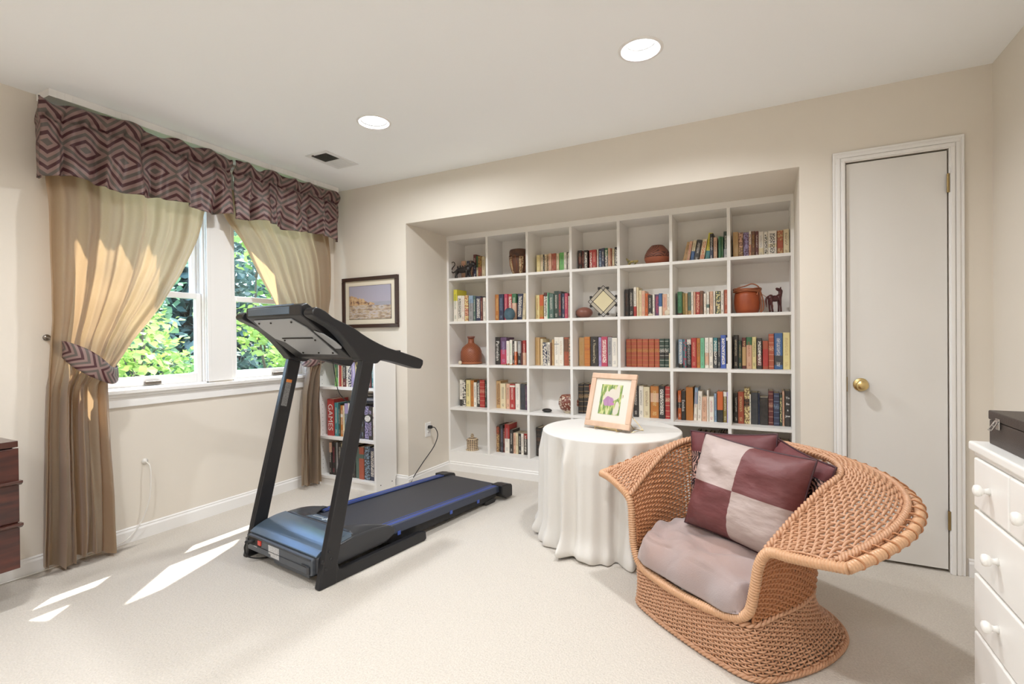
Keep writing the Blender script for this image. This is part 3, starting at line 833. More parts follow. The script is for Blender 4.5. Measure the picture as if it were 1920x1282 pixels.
# closet door, its casing, hinges and knob
m = MB()
def casing(m, x0, x1, z):     # stepped moulding on the back wall, legs and head
    for (a, b, d) in ((0, .056, .010), (.004, .020, .020), (.024, .040, .016), (.046, .056, .013)):
        m.box((x0 - b, YB - d, 0), (x0 - a, YB, z + a)); m.box((x1 + a, YB - d, 0), (x1 + b, YB, z + a))
        m.box((x0 - b, YB - d, z + a), (x1 + b, YB, z + b))
casing(m, D0 + .002, D1 - .002, DZ - .004)
struct(m.build('trim_1', 'trim_white', bevel=.002))
door = MB().box((D0 + .006, YB + .004, .014), (D1 - .006, YB + .038, DZ - .010)).build('door_1', 'door_paint', bevel=.0015); struct(door)
MB().box((D0, YB + .040, 0), (D1, YB + .046, DZ)).build('door_gap_shadow_stop', 'gap_dark', door)  # dark sheet behind the door, its colour stands in for shade in the gap
for z in (1.875, .255):
    h = MB().tube([(D1 - .004, YB - .006, z - .045), (D1 - .004, YB - .006, z + .045)], .0065, 12).box((D1 - .003, YB - .001, z - .043), (D1 + .010, YB + .001, z + .043))
    h.build('hinge', 'brass_aged', door)
K = Matrix.Rotation(R(90), 4, 'X')
m = MB().lathe([(0, 0), (.033, 0), (.034, .004), (.030, .007), (.014, .009), (.011, .013), (.011, .028), (.019, .034), (.026, .044), (.027, .052), (.022, .060), (.010, .064), (0, .0645)], 32, (.438, YB + .004, .897), K)
m.build('door_knob', 'brass', door, smooth=True)
MB().box((D0 + .0035, YB - .002, .86), (D0 + .0065, YB + .02, .935)).build('latch_plate', 'brass_aged', door)

# windows: jamb, two sashes, glass, lift handle; mullion, sill and apron are trim
def window(k, y0, y1):
    z0, z1 = WZ; fr = MB()
    xo, xi = XL - .14, XL - .004
    fr.box((xo, y0, z0), (xi, y0 + .012, z1)); fr.box((xo, y1 - .012, z0), (xi, y1, z1)); fr.box((xo, y0, z1 - .012), (xi, y1, z1)); fr.box((xo, y0, z0), (xi, y1, z0 + .014))
    for q, w_ in ((XL - .028, .010), (XL - .080, .008)):
        fr.box((q, y0 + .012, z0), (q + w_, y0 + .024, z1)); fr.box((q, y1 - .024, z0), (q + w_, y1 - .012, z1))
    w = fr.build('window_%d' % k, 'trim_white', bevel=.0015); struct(w)
    def sash(xc, za, zb, rb, rt):
        t = .034; a, b = y0 + .014, y1 - .014; st = .042
        s = MB().box((xc - t / 2, a, za), (xc + t / 2, a + st, zb)).box((xc - t / 2, b - st, za), (xc + t / 2, b, zb))
        s.box((xc - t / 2, a + st, za), (xc + t / 2, b - st, za + rb)).box((xc - t / 2, a + st, zb - rt), (xc + t / 2, b - st, zb))
        o = s.build('window_sash', 'trim_white', w, bevel=.003)
        MB().box((xc - .003, a + st - .004, za + rb - .004), (xc + .003, b - st + .004, zb - rt + .004)).build('glass_pane', 'window_glass', o)
        return o
    lo = sash(XL - .052, z0 + .014, 1.468, .058, .036); sash(XL - .098, 1.435, z1 - .012, .034, .045)
    yc = 1.672 if k == 1 else 2.535
    MB().box((XL - .035, yc - .045, .895), (XL - .018, yc + .045, .917)).build('lift_handle', 'rod_steel', lo, bevel=.004)
window(1, *W1); window(2, *W2)
m = MB(); m.box((XL - .001, W1[1], WZ[0] + .014), (XL + .012, W2[0], WZ[1] + .02)); m.box((XL + .010, W1[1] - .012, WZ[0] + .014), (XL + .016, W1[1] + .012, WZ[1])); m.box((XL + .010, W2[0] - .012, WZ[0] + .014), (XL + .016, W2[0] + .012, WZ[1]))
m.box((XL - .001, W1[0] - .03, WZ[0]), (XL + .014, W1[0], WZ[1] + .05)); m.box((XL - .001, W2[1], WZ[0]), (XL + .014, W2[1] + .07, WZ[1] + .05)); m.box((XL - .001, W1[0] - .07, WZ[1]), (XL + .013, W2[1] + .07, WZ[1] + .05))
struct(m.build('trim_2', 'trim_white', bevel=.002))
m = MB(); m.box((XL - .06, W1[0] - .09, WZ[0] - .016), (XL + .045, W2[1] + .09, WZ[0] + .006)); m.box((XL, W1[0] - .075, WZ[0] - .034), (XL + .028, W2[1] + .075, WZ[0] - .016)); m.box((XL, W1[0] - .075, .782), (XL + .016, W2[1] + .075, WZ[0] - .034))
struct(m.build('trim_3', 'trim_white', bevel=.003))

# ------------------------------------------------------------------ ceiling fixtures
def lamp(i, x, y, lab):
    t = empty('recessed_light', lab, 'ceiling light', (x, y, ZC), 0, 'recessed ceiling lights')
    deep = .034 if i != 1 else .011; rl = .064 if i != 1 else .074
    MB().lathe([(.0785, .004), (.0785, 0), (.080, -.004), (.093, -.004), (.097, -.001), (.097, 0), (.080, .002)], 48, caps=False).build('trim_ring', 'trim_white', t, smooth=True)
    MB().lathe([(.0785, -.002), (.076, .004), (rl, deep), (rl - .003, deep)], 48, caps=False).build('baffle', 'baffle_grey', t, smooth=True)
    MB().lathe([(0, deep + .002), (rl, deep + .002), (rl, deep + .008), (0, deep + .008)], 48).build('lens', 'lamp_lens', t)
labs = ['deep round recessed ceiling light nearest the middle of the bookcase wall', 'shallow round recessed ceiling light beside the air vent', ]
for i, (x, y) in enumerate(LIGHTS):
    lamp(i, x, y, labs[i] if i < 2 else ['white recessed ceiling light near the right wall, second row from bookcase', 'white recessed ceiling light near the windows, second row from bookcase', 'white recessed ceiling light in the far back row on the right', 'white recessed ceiling light in the far back row near windows'][i - 2])
v = empty('air_vent', 'rectangular white metal air vent in ceiling near the valance', 'vent', (-2.67, 2.505, ZC))
m = MB(); X, Y = .10, .147
m.box((-X, -Y, -.006), (X, -Y + .028, 0)).box((-X, Y - .028, -.006), (X, Y, 0)).box((-X, -Y + .028, -.006), (-X + .03, Y - .028, 0)).box((X - .03, -Y + .028, -.006), (X, Y - .028, 0)); m.build('vent_frame', 'vent_white', v, bevel=.002)
MB().box((-X + .03, -Y + .028, -.0012), (X - .03, Y - .028, -.0002)).build('vent_duct', 'vent_dark', v)
m = MB()
for k in range(10): m.box((-X + .03, 0.004 + k * .0115, -.005), (X - .03, .012 + k * .0115, -.0035))
m.box((-X + .03, .004, -.0034), (X - .03, Y - .028, -.0022))
m.build('closed_louver', 'vent_white', v)
m = MB()
for k in range(8): m.box((-X + .035 + k * .0165, -Y + .03, -.0045), (-X + .0375 + k * .0165, -.002, -.0015))
m.build('open_louver', 'rod_steel', v)
MB().box((-.045, -Y + .010, -.014), (-.035, -Y + .020, -.004)).build('vent_lever', 'rod_steel', v)

# ------------------------------------------------------------------ built-in bookcase
X0, CW, Z0, RH = -2.4641, .3752, .172, .3782; T = .021; YBK = 3.90
bc = empty('built_in_bookcase', 'large white built-in bookcase of seven columns by five rows in the wall recess', 'bookcase', (0, 0, 0))
m = MB(); m.box((RX0, RY, 0), (X0 - T / 2, YBK, 2.014)); m.build('side_panel', 'shelf_white', bc)
m = MB(); m.box((X0 + 7 * CW - T / 2, RY, 0), (RX1, YBK, 2.014)); m.build('side_panel', 'shelf_white', bc)
for k in range(1, 7): MB().box((X0 + k * CW - T / 2, RY + .001, Z0 - T), (X0 + k * CW + T / 2, YBK - .002, 2.014)).build('divider', 'shelf_white', bc, bevel=.001)
for r_ in range(5): MB().box((X0 - T / 2, RY, Z0 + r_ * RH - T), (X0 + 7 * CW - T / 2, YBK - .002, Z0 + r_ * RH)).build('shelf', 'shelf_white', bc, bevel=.001)
MB().box((RX0, RY - .004, 2.014), (RX1, YBK - .003, RZ)).build('top_rail', 'shelf_white', bc, bevel=.002)
MB().box((RX0, YBK - .002, Z0 - T), (RX1, YBK + .010, 2.02)).build('back_panel', 'shelf_white', bc)
m = MB().box((RX0 + .014, RY - .001, 0), (RX1, RY + .02, Z0 - T)); m.prism([(RY - .001 - a, b) for a, b in base_prof(.078)], 'x', RX0 + .014, RX1); m.build('plinth', 'shelf_white', bc)

# ------------------------------------------------------------------ books
TITLES = []
def book(x, y, z, w, h, lean, cov, ink, sec, lo, hi, st, title, dback, label, group):
    d = min(dback - y - .004, .10 + .30 * max(0, h - .15) + .02); d = max(.09, min(d, .19))
    hard = h > .19 and w > .014; t = .0025 if hard else .0008
    w = w * math.cos(R(lean)) - .0006
    xl = -w / 2 if not lean else -w; xr = xl + w; r = min(.004, w * .22)
    O = [(xl, d), (xl, r), (xl + r * .3, r * .3), (xl + r, 0), (xr - r, 0), (xr - r * .3, r * .3), (xr, r), (xr, d)]
    I = [(xl + t, d), (xl + t, r + t), (xl + r * .4 + t, r * .4 + t), (xl + r + t * .5, t), (xr - r - t * .5, t), (xr - r * .4 - t, r * .4 + t), (xr - t, r + t), (xr - t, d)]
    n = len(O); v = []; f = []
    for zz in (0, h):
        v += [(a, b, zz) for a, b in O] + [(a, b, zz) for a, b in I]
    for i in range(n - 1):
        f += [(i, i + 1, 2 * n + i + 1, 2 * n + i), (n + i + 1, n + i, 3 * n + i, 3 * n + i + 1), (i + 1, i, n + i, n + i + 1), (2 * n + i, 2 * n + i + 1, 3 * n + i + 1, 3 * n + i)]
    f += [(0, 2 * n, 3 * n, n), (n - 1, 2 * n - 1, 4 * n - 1, 3 * n - 1)]
    mb = MB(); mb.v = v; mb.f = f; o = mb.build('book', 'book_cover')
    o.color = (*srgb(PAL[cov]), 1); o['ink_colour'] = srgb(PAL[ink]); o['second_colour'] = srgb(PAL[sec]); o['layout'] = (lo - .02 if lo == 0 else lo, hi + .02 if hi == 1 else hi, float(st))
    if lo == hi: o['layout'] = (-1.0, -1.0, float(st))
    tag(o, label, 'book', group)
    g = .003 if hard else .0004
    MB().box((xl + t, t + .001, g), (xr - t, d - (.004 if hard else .0005), h - g)).build('page_block', 'pages', o)
    o.location = (x if not lean else x + w / 2 / math.cos(R(lean)), y, z + .0004); o.rotation_euler = (0, R(lean), 0)
    if title:
        parts = title.replace('_', ' ').split('|')
        for k, s in enumerate(parts):
            c = bpy.data.curves.new('spine_title', 'FONT'); c.body = s; c.align_x = 'CENTER'; c.align_y = 'CENTER'; c.materials.append(MATS['title_' + ('white' if ink == 'W' else 'cream')])
            tx = bpy.data.objects.new('spine_title', c); COL.objects.link(tx); tx.parent = o
            xm = (xl + xr) / 2
            if len(parts) > 1:
                c.size = min(w * .95 / max(1.6, .56 * len(s)), .05); c.offset = .0003
                M4 = Matrix(((1, 0, 0, xm), (0, 0, -1, -.0006), (0, 1, 0, h * (.80 - .17 * k)), (0, 0, 0, 1)))
            else:
                c.size = min(w * 1.0, h * .86 / (.52 * len(s)))
                M4 = Matrix(((0, 1, 0, xm), (0, 0, -1, -.0006), (-1, 0, 0, h * .5), (0, 0, 0, 1)))
            tx.matrix_parent_inverse = Matrix(); tx.matrix_local = M4; TITLES.append(tx)
    return o
mat('title_white', (.8, .78, .74), .6); mat('title_cream', (.72, .62, .42), .6)
ORD = ['first', 'second', 'third', 'fourth', 'fifth', 'sixth', 'seventh', 'eighth', 'ninth', 'tenth', 'eleventh', 'twelfth', 'thirteenth', 'fourteenth', 'fifteenth', 'sixteenth', 'seventeenth']
ROWN = {1: 'top row', 2: 'second row', 3: 'middle row', 4: 'fourth row', 5: 'bottom row'}
cnt = {}
for ln in BOOKS.split('\n'):
    a = ln.split(' '); row, col = int(a[0]), int(a[1]); x, w, h, lean = map(float, a[2:6]); cov, ink, sec = a[6:9]; lo, hi = float(a[9]), float(a[10]); st = int(a[11]); title = a[12] if len(a) > 12 else ''
    k = cnt[(row, col)] = cnt.get((row, col), -1) + 1
    h = min(h, .335)
    size = 'slim ' if w < .02 else ('thick ' if w > .04 else ('tall ' if h > .24 else ''))
    two = (' and ' + NAMES[sec]) if sec != cov and hi - lo > .3 else ''
    lab = f"{size}{NAMES[cov]}{two} book, {ORD[k]} from left, {ROWN[row]}, {ORD[col - 1]} column of built-in bookcase"
    if lean: lab = f"leaning {NAMES[cov]} book, {ORD[k]} from left, {ROWN[row]}, {ORD[col - 1]} column of built-in bookcase"
    yf = 3.66 if (row, col) == (2, 1) else 3.74
    jit = ((k * 7 + row * 3 + col) % 5) * .003
    z = Z0 + RH * (5 - row)
    book(x, yf + jit, z, w, h, lean, cov, ink, sec, lo, hi, st, title, YBK - .004, lab, 'books on the built-in bookcase')

# ------------------------------------------------------------------ small bookcase in the corner, its books and the things on top
SX0, SX1, SY0, SY1, SH = -3.205, -2.596, 2.822, 3.055, 1.06
sb = empty('small_bookcase', 'small white freestanding bookcase in the corner under the seascape picture', 'bookcase', (0, 0, 0))
MB().box((SX0, SY0, 0), (SX0 + .018, SY1, SH)).build('side_panel', 'shelf_white', sb, bevel=.001)
MB().prism([(SY0, 0), (SY1 - .018, 0), (SY1 - .018, .07), (SY1, .085), (SY1, SH), (SY0, SH)], 'x', SX1 - .018, SX1).build('side_panel', 'shelf_white', sb, bevel=.001)
for zt in (SH, .785, .388, .075): MB().box((SX0 + .018, SY0 + .001, zt - .020), (SX1 - .018, SY1 - .008, zt)).build('shelf', 'shelf_white', sb, bevel=.001)
MB().box((SX0 + .01, SY1 - .008, .05), (SX1 - .01, SY1, SH - .01)).build('back_panel', 'shelf_white', sb)
MB().box((SX0 + .018, SY0 + .012, 0), (SX1 - .018, SY0 + .024, .055)).build('plinth', 'shelf_white', sb)
m = MB()
for k in range(26): 
    for yy in (SY0 + .035, SY1 - .05): m.box((SX0 + .018, yy - .002, .12 + k * .034), (SX0 + .0186, yy + .002, .124 + k * .034))
m.box((SX1, SY0 + .045, .045), (SX1 + .0006, SY0 + .053, .053)); m.box((SX1, SY1 - .06, .045), (SX1 + .0006, SY1 - .052, .053))
m.build('shelf_pin_hole_row', 'gap_dark', sb)
SZ = {1: .785, 2: .388, 3: .075}; cs = {}
for ln in SBOOKS.split('\n'):
    a = ln.split(' '); row = int(a[0]); x, w, h, lean = map(float, a[2:6]); cov, ink, sec = a[6:9]; lo, hi = float(a[9]), float(a[10]); st = int(a[11]); title = a[12] if len(a) > 12 else ''
    k = cs[row] = cs.get(row, -1) + 1
    if row == 1: h = min(h, .24)
    if x - w / 2 < SX0 + .02: continue
    size = 'slim ' if w < .02 else ('thick ' if w > .04 else '')
    lab = f"{size}{NAMES[cov]} book, {ORD[k]} from left on the {['top', 'middle', 'bottom'][row - 1]} shelf of small bookcase"
    book(x, 2.862 + (k % 4) * .003, SZ[row], w, h, 0, cov, ink, sec, lo, hi, st, title, SY1 - .01, lab, 'books on the small bookcase')
def flat_book(x0, x1, y0, y1, z, h, cov, lab):
    o = MB().box((x0, y0, z), (x1, y1, z + .003)).box((x0, y0, z + h - .003), (x1, y1, z + h)).box((x0, y0, z + .003), (x1, y0 + .003, z + h - .003)).build('book', cov, bevel=.0008)
    tag(o, lab, 'book'); MB().box((x0 + .003, y0 + .003, z + .003), (x1 - .003, y1 - .004, z + h - .003)).build('page_block', 'pages', o)
mat('bk_brown', (.12, .035, .02), .5); mat('bk_black', (.02, .02, .022), .5); mat('bk_grey', (.28, .28, .30), .5)
flat_book(-2.95, -2.80, 2.88, 3.03, .785 + .195, .016, 'bk_brown', 'brown book lying flat on upright books, top shelf of small bookcase')
radio = empty('cassette_radio', 'black portable radio lying on the middle shelf books of small bookcase', 'radio', (-2.70, 2.95, .388 + .272))
MB().box((-.085, -.085, 0), (.085, .06, .022)).box((-.08, -.08, .022), (.08, .055, .05)).build('radio_body', 'tread_black', radio, bevel=.004)
MB().box((-.05, -.0815, .026), (.05, -.080, .045)).build('radio_dial', 'bk_grey', radio)
MB().tube([(-.075, -.02, .05), (-.075, -.02, .07), (.075, -.02, .07), (.075, -.02, .05)], .005, 8).build('radio_handle', 'tread_black', radio, smooth=True)
# on top
b = empty('wooden_box', 'small red-brown carved wooden box on top of the small bookcase', 'box', (-2.70, 2.93, SH))
m = MB(); m.box((-.035, -.05, 0), (.045, .05, .006)).box((-.03, -.045, .006), (.04, .045, .035)); m.build('box_base', 'rosewood', b, bevel=.002)
mat('red_wood', (.26, .06, .03), .4, col2=(.12, .03, .02), vscale=30)
MB().box((-.034, -.049, .035), (.044, .049, .052)).build('box_lid', 'red_wood', b, bevel=.003)
MB().box((-.004, -.053, .030), (.012, -.049, .044)).build('box_clasp', 'brass_aged', b)
b = empty('cream_box', 'plain cream cardboard box on small bookcase left of red wooden box', 'box', (-2.805, 2.93, SH))
mat('cream_card', (.62, .55, .44), .7)
MB().box((-.055, -.06, 0), (.055, .06, .045)).build('box_body', 'cream_card', b, bevel=.002); MB().box((-.057, -.062, .035), (.057, .062, .056)).build('box_lid', 'cream_card', b, bevel=.002)
mat('teal_glaze', (.12, .30, .24), .2)
tb = empty('teal_vase', 'teal glazed vase on small bookcase, peeking above treadmill handlebar', 'vase', (-3.085, 2.95, SH))
MB().lathe([(0, 0), (.04, 0), (.055, .05), (.05, .11), (.03, .15), (.028, .165), (.038, .178), (.034, .178), (.024, .163), (0, .12)], 28).build('vase_body', 'teal_glaze', tb, smooth=True)

# ------------------------------------------------------------------ seascape picture on the back wall
pc = empty('framed_picture', 'framed seascape watercolour in dark wood frame hanging above the small bookcase', 'picture', (-2.862, YB, 1.459))
def frame_ring(w, h, b, y0, y1, M=None):
    m = MB(); W, H = w / 2, h / 2
    m.box((-W, y0, H - b), (W, y1, H), M).box((-W, y0, -H), (W, y1, -H + b), M).box((-W, y0, -H + b), (-W + b, y1, H - b), M).box((W - b, y0, -H + b), (W, y1, H - b), M); return m
frame_ring(.595, .415, .030, -.024, -.001).build('picture_frame', 'frame_dark', pc, bevel=.003)
MB().box((-.270, -.010, -.180), (.270, -.008, .180)).build('mat_board', 'mat_board', pc)
frame_ring(.450, .275, .003, -.0125, -.0101).build('mat_bevel', 'frame_dark', pc)
MB().box((-.222, -.0135, -.135), (.222, -.0102, .135)).build('painting', 'seascape_painting', pc)

# ------------------------------------------------------------------ ornaments on the built-in bookcase
def cell(col, row): return X0 + CW * (col - 1), Z0 + RH * (5 - row)
def orn(name, lab, cat, x, y, z, rz=0): return empty(name, lab, cat, (x, y, z), rz)
# black dragon-like cat, top row first column
def beast(parts):
    m = MB()
    for p in parts:
        if p[0] == 'e': m.ell(p[1], p[2], 16, Matrix.Rotation(R(p[3]), 4, 'Y') if len(p) > 3 else None)
        else: m.tube(arc(p[1], 14), [interp([(i / (len(p[2]) - 1), q) for i, q in enumerate(p[2])], k / 14) for k in range(15)], 10)
    return m
o = beast([('e', (0, 0, .072), (.072, .022, .026)), ('e', (.055, 0, .080), (.034, .024, .032)), ('t', [(.06, 0, .085), (.085, 0, .105), (.10, 0, .115)], [.022, .018, .016]), ('e', (.108, 0, .118), (.026, .018, .018), 15),
    ('t', [(.098, .010, .128), (.094, .014, .152)], [.007, .001]), ('t', [(.098, -.010, .128), (.094, -.014, .152)], [.007, .001]),
    ('t', [(.055, .015, .07), (.066, .017, .03), (.078, .017, .004)], [.014, .008, .008]), ('t', [(.050, -.015, .07), (.050, -.017, .03), (.044, -.017, .004)], [.014, .008, .008]),
    ('t', [(-.055, .013, .068), (-.078, .015, .035), (-.086, .015, .004)], [.016, .009, .008]), ('t', [(-.050, -.013, .068), (-.056, -.015, .035), (-.050, -.015, .004)], [.016, .009, .008]),
    ('t', [(-.068, 0, .070), (-.098, 0, .055), (-.118, 0, .072), (-.104, 0, .100), (-.080, 0, .125), (-.092, 0, .150), (-.118, 0, .144)], [.007, .005, .004, .0035])] + [('e', (-.05 + .025 * k, 0, .100 + .004 * (k % 2)), (.008, .006, .012)) for k in range(6)]).build('cat_figurine', 'figure_dark', smooth=True, loc=(-2.362, 3.68, Z0 + 4 * RH + .001))
tag(o, 'black cat figurine with curled tail before books, top row first column of built-in bookcase', 'figurine')
d = orn('carved_drum', 'dark carved wooden drum with pale panels, top row second column of bookcase', 'drum', -1.845, 3.76, Z0 + 4 * RH)
MB().lathe([(0, 0), (.052, 0), (.060, .02), (.080, .09), (.084, .13), (.080, .165), (.0, .165)], 40).build('drum_body', 'drum_panels', d, smooth=True)
MB().lathe([(.081, .150), (.0845, .165), (.0845, .200), (.078, .214), (.05, .220), (0, .221)], 40).build('drum_head', 'drum_brown', d, smooth=True)
m = MB()
for k in range(12):
    a = 2 * math.pi * k / 12; m.tube([(.086 * math.cos(a), .086 * math.sin(a), .165), (.083 * math.cos(a + .2), .083 * math.sin(a + .2), .09), (.064 * math.cos(a + .1), .064 * math.sin(a + .1), .03)], .002, 5)
m.tube([(.087, 0, .12), (.105, -.01, .15), (.10, -.02, .185), (.087, -.01, .17)], .003, 6); m.build('drum_cord', 'leather_cord', d, smooth=True)
f = skin_fig('lizard_figurine', [(0, 0, .03), (.025, 0, .035), (.045, 0, .028), (-.02, 0, .028), (-.035, 0, .045), (-.045, 0, .06), (.02, .015, .01), (.02, -.015, .004), (-.02, .015, .01), (-.03, -.015, .004)], [(0, 1), (1, 2), (0, 3), (3, 4), (4, 5), (1, 6), (1, 7), (3, 8), (3, 9)], [.009, .009, .011, .009, .007, .004, .004, .004, .004, .004], 'figure_green', loc=(-.877, 3.70, Z0 + 4 * RH))
tag(f, 'tiny green curled lizard figurine in the top row fifth column of bookcase', 'figurine')
p = orn('clay_pot', 'round brown clay pot with spiral circles, top row fifth column of bookcase', 'pot', -.70, 3.735, Z0 + 4 * RH)
MB().lathe([(0, 0), (.07, 0), (.084, .018), (.0935, .040), (.0935, .048)], 44).build('pot_base', 'terracotta', p, smooth=True)
MB().lathe([(.0935, .048), (.090, .072), (.074, .104), (.05, .132), (.040, .140), (.034, .139), (0, .12)], 44).build('pot_shoulder', 'pot_rings', p, smooth=True)
e = orn('glass_paperweight', 'dark blue egg-shaped glass paperweight before books, second row second column', 'ornament', -1.905, 3.685, Z0 + 3 * RH)
MB().lathe([(0, .0), (.025, .001), (.043, .025), (.048, .05), (.042, .078), (.025, .098), (0, .104)], 32).build('glass_body', 'egg_blue', e, smooth=True)
c = orn('clay_ball', 'round reddish clay rattle ball, second row fourth column of bookcase', 'ornament', -1.265, 3.73, Z0 + 3 * RH)
MB().ell((0, 0, .043), (.068, .06, .044)).build('clay_body', 'clay_ball', c, smooth=True)
# leaded glass diamond
g = orn('stained_glass_diamond', 'diamond-shaped leaded glass ornament standing in second row, fourth column', 'ornament', -1.098, 3.69, Z0 + 3 * RH + .124)
q = Matrix.Rotation(R(45), 4, 'Y')
m = MB(); S = .085; b = .026
for s in (-1, 1):
    m.box((s * (S - b) - .0018, -.004, -S), (s * (S - b) + .0018, .004, S), q); m.box((s * S - .0018, -.004, -S), (s * S + .0018, .004, S), q)
    m.box((-S, -.004, s * (S - b) - .0018), (S, .004, s * (S - b) + .0018), q); m.box((-S, -.004, s * S - .0018), (S, .004, s * S + .0018), q)
    for t in (-1, 1): m.box((s * .033 - .011, .001, t * .099 - .010), (s * .033 + .011, .005, t * .099 + .010)); m.box((s * .099 - .010, .001, t * .033 - .011), (s * .099 + .010, .005, t * .033 + .011))
m.build('lead_frame', 'figure_dark', g, bevel=.001)
MB().box((-S + b, -.001, -S + b), (S - b, .001, S - b), q).build('centre_pane', 'amber_glass', g)
m = MB()
for s in (-1, 1): m.box((s * (S - b / 2) - b / 2, -.0008, -S + b), (s * (S - b / 2) + b / 2, .0008, S - b), q).box((-S + b, -.0008, s * (S - b / 2) - b / 2), (S - b, .0008, s * (S - b / 2) + b / 2), q)
m.build('border_pane', 'leaded_glass', g)
f = skin_fig('wire_figurine', [(0, 0, .012), (0, 0, .025), (0, 0, .038), (.008, 0, .0), (-.008, 0, .0), (.01, 0, .02)], [(0, 1), (1, 2), (0, 3), (0, 4), (1, 5)], [.004, .003, .0015, .002, .002, .002], 'figure_dark', loc=(-.995, 3.69, Z0 + 3 * RH + .001))
tag(f, 'tiny dark figurine beside the leaded glass diamond, second row fourth column', 'figurine')
sd = MB().lathe([(0, 0), (.02, 0), (.021, .003), (.0205, .007), (.013, .010), (0, .011)], 32, (0, 0, 0), Matrix.Rotation(R(90), 4, 'X')).build('white_medallion', 'ceramic_cream', smooth=True, loc=(-.628, 3.715, Z0 + 3 * RH + .0215))
tag(sd, 'small round cream medallion leaning on books, second row fifth column', 'ornament')
f = skin_fig('striped_shell', [(-.018, 0, .008), (0, 0, .012), (.018, 0, .008)], [(0, 1), (1, 2)], [.007, .01, .007], 'ceramic_cream', loc=(-.745, 3.70, Z0 + 3 * RH))
tag(f, 'small dark and white striped shell before books, second row fifth column', 'shell')
# orange skin drum with cords
d = orn('skin_drum', 'orange-red drum bound with leather cords, second row seventh column of bookcase', 'drum', -.105, 3.735, Z0 + 3 * RH)
MB().lathe([(0, 0), (.066, 0), (.078, .03), (.082, .075), (.079, .12), (.073, .150), (.0, .150)], 40).build('drum_body', 'skin_orange', d, smooth=True)
MB().lathe([(.073, .142), (.083, .148), (.084, .158), (.078, .166), (.05, .170), (0, .171)], 40).build('drum_head', 'terracotta', d, smooth=True)
m = MB()
for k in range(4): m.tube([((.083 + .004 * (k % 2)) * math.cos(t), (.083 + .004 * (k % 2)) * math.sin(t), .146 + k * .006 + .004 * math.sin(3 * t + k)) for t in [2 * math.pi * i / 40 for i in range(40)]], .0032, 6, closed=True)
m.tube(arc([(-.06, -.03, .172), (-.01, -.03, .185), (.03, -.03, .197), (.065, -.04, .18), (.08, -.03, .15), (.098, -.02, .08), (.098, -.03, .03), (.082, -.03, .008), (.085, -.025, .06), (.075, -.04, .15), (.06, -.06, .12)], 60), .0042, 6)
m.tube(arc([(.08, -.03, .13), (.11, -.02, .11), (.145, -.03, .07), (.155, -.03, .035), (.135, -.03, .004), (.10, -.03, .003)], 40), .0017, 6)
m.build('leather_cord', 'leather_cord', d, smooth=True)
h = orn('horse_figurine', 'dark red-brown carved horse figurine on thin black base, second row seventh column', 'figurine', .060, 3.70, Z0 + 3 * RH, .45)
MB().lathe([(0, 0), (.055, 0), (.055, .004), (0, .0045)], 32, sy=.6).build('base', 'figure_dark', h)
beast([('e', (0, 0, .092), (.040, .017, .021)), ('e', (-.026, 0, .096), (.020, .018, .023)), ('e', (.026, 0, .096), (.019, .017, .024)), ('t', [(.028, 0, .098), (.036, 0, .120), (.034, 0, .146)], [.017, .012, .010]),
    ('e', (.024, -.002, .150), (.021, .009, .011), 28), ('t', [(.037, .004, .156), (.040, .004, .168)], [.004, .001]), ('t', [(.037, -.004, .156), (.040, -.004, .168)], [.004, .001]), ('t', [(.034, 0, .160), (.046, 0, .142), (.046, 0, .115)], [.003, .006, .003]),
    ('t', [(.030, .009, .090), (.031, .010, .045), (.030, .010, .004)], [.010, .0055, .006]), ('t', [(.030, -.009, .090), (.034, -.010, .045), (.036, -.010, .004)], [.010, .0055, .006]),
    ('t', [(-.028, .010, .092), (-.030, .011, .048), (-.026, .011, .004)], [.013, .006, .006]), ('t', [(-.028, -.010, .092), (-.026, -.011, .048), (-.018, -.011, .004)], [.013, .006, .006]),
    ('t', [(-.044, 0, .108), (-.056, 0, .085), (-.052, 0, .035)], [.004, .007, .002])]).build('horse_body', 'figure_red', h, smooth=True)
# wicker bottle
w = orn('wicker_bottle', 'tall reddish wicker-covered bottle, middle row first column of bookcase', 'bottle', -2.338, 3.77, Z0 + 2 * RH)
MB().lathe([(0, 0), (.078, 0), (.092, .02), (.096, .06), (.094, .11), (.080, .145), (.05, .172), (.030, .185), (.026, .20), (.026, .225)], 60).build('bottle_body', 'bottle_weave', w, smooth=True)
MB().lathe([(.026, .225), (.032, .236), (.036, .242), (.033, .248), (.020, .246), (.018, .22), (0, .22)], 40).build('bottle_mouth', 'clay_ball', w, smooth=True)
MB().lathe([(.080, 0), (.098, .004), (.098, .014), (.090, .022)], 40).build('foot_band', 'leather_cord', w, smooth=True)
s = MB().ell((0, 0, .0165), (.0165, .0165, .0165)).build('white_ball', 'ceramic_cream', smooth=True, loc=(-2.388, 3.665, Z0 + 2 * RH)); tag(s, 'small cream ball in front of the wicker bottle, middle row first column', 'ball')
g = empty('gold_trinket', 'small gold beaded trinket lying before books, middle row second column', 'trinket', (-1.93, 3.69, Z0 + 2 * RH))
m = MB(); m.tube([(-.06, 0, .004), (.06, 0, .004)], .003, 8)
m.build('trinket_bar', 'brass', g, smooth=True); m = MB()
for x_ in (-.008, .012, .05): m.ell((x_, -.004, .008), (.007, .007, .008), 12)
m.build('trinket_bead', 'leather_cord', g, smooth=True)
st = MB().ell((0, 0, .016), (.042, .03, .016)).build('black_stone', 'figure_dark', smooth=True, loc=(-1.578, 3.70, Z0 + RH)); tag(st, 'smooth black oval stone, fourth row third column of bookcase', 'stone')
p = orn('patterned_pot', 'round brown pot with white petal pattern, fourth row third column of bookcase', 'pot', -1.405, 3.745, Z0 + RH)
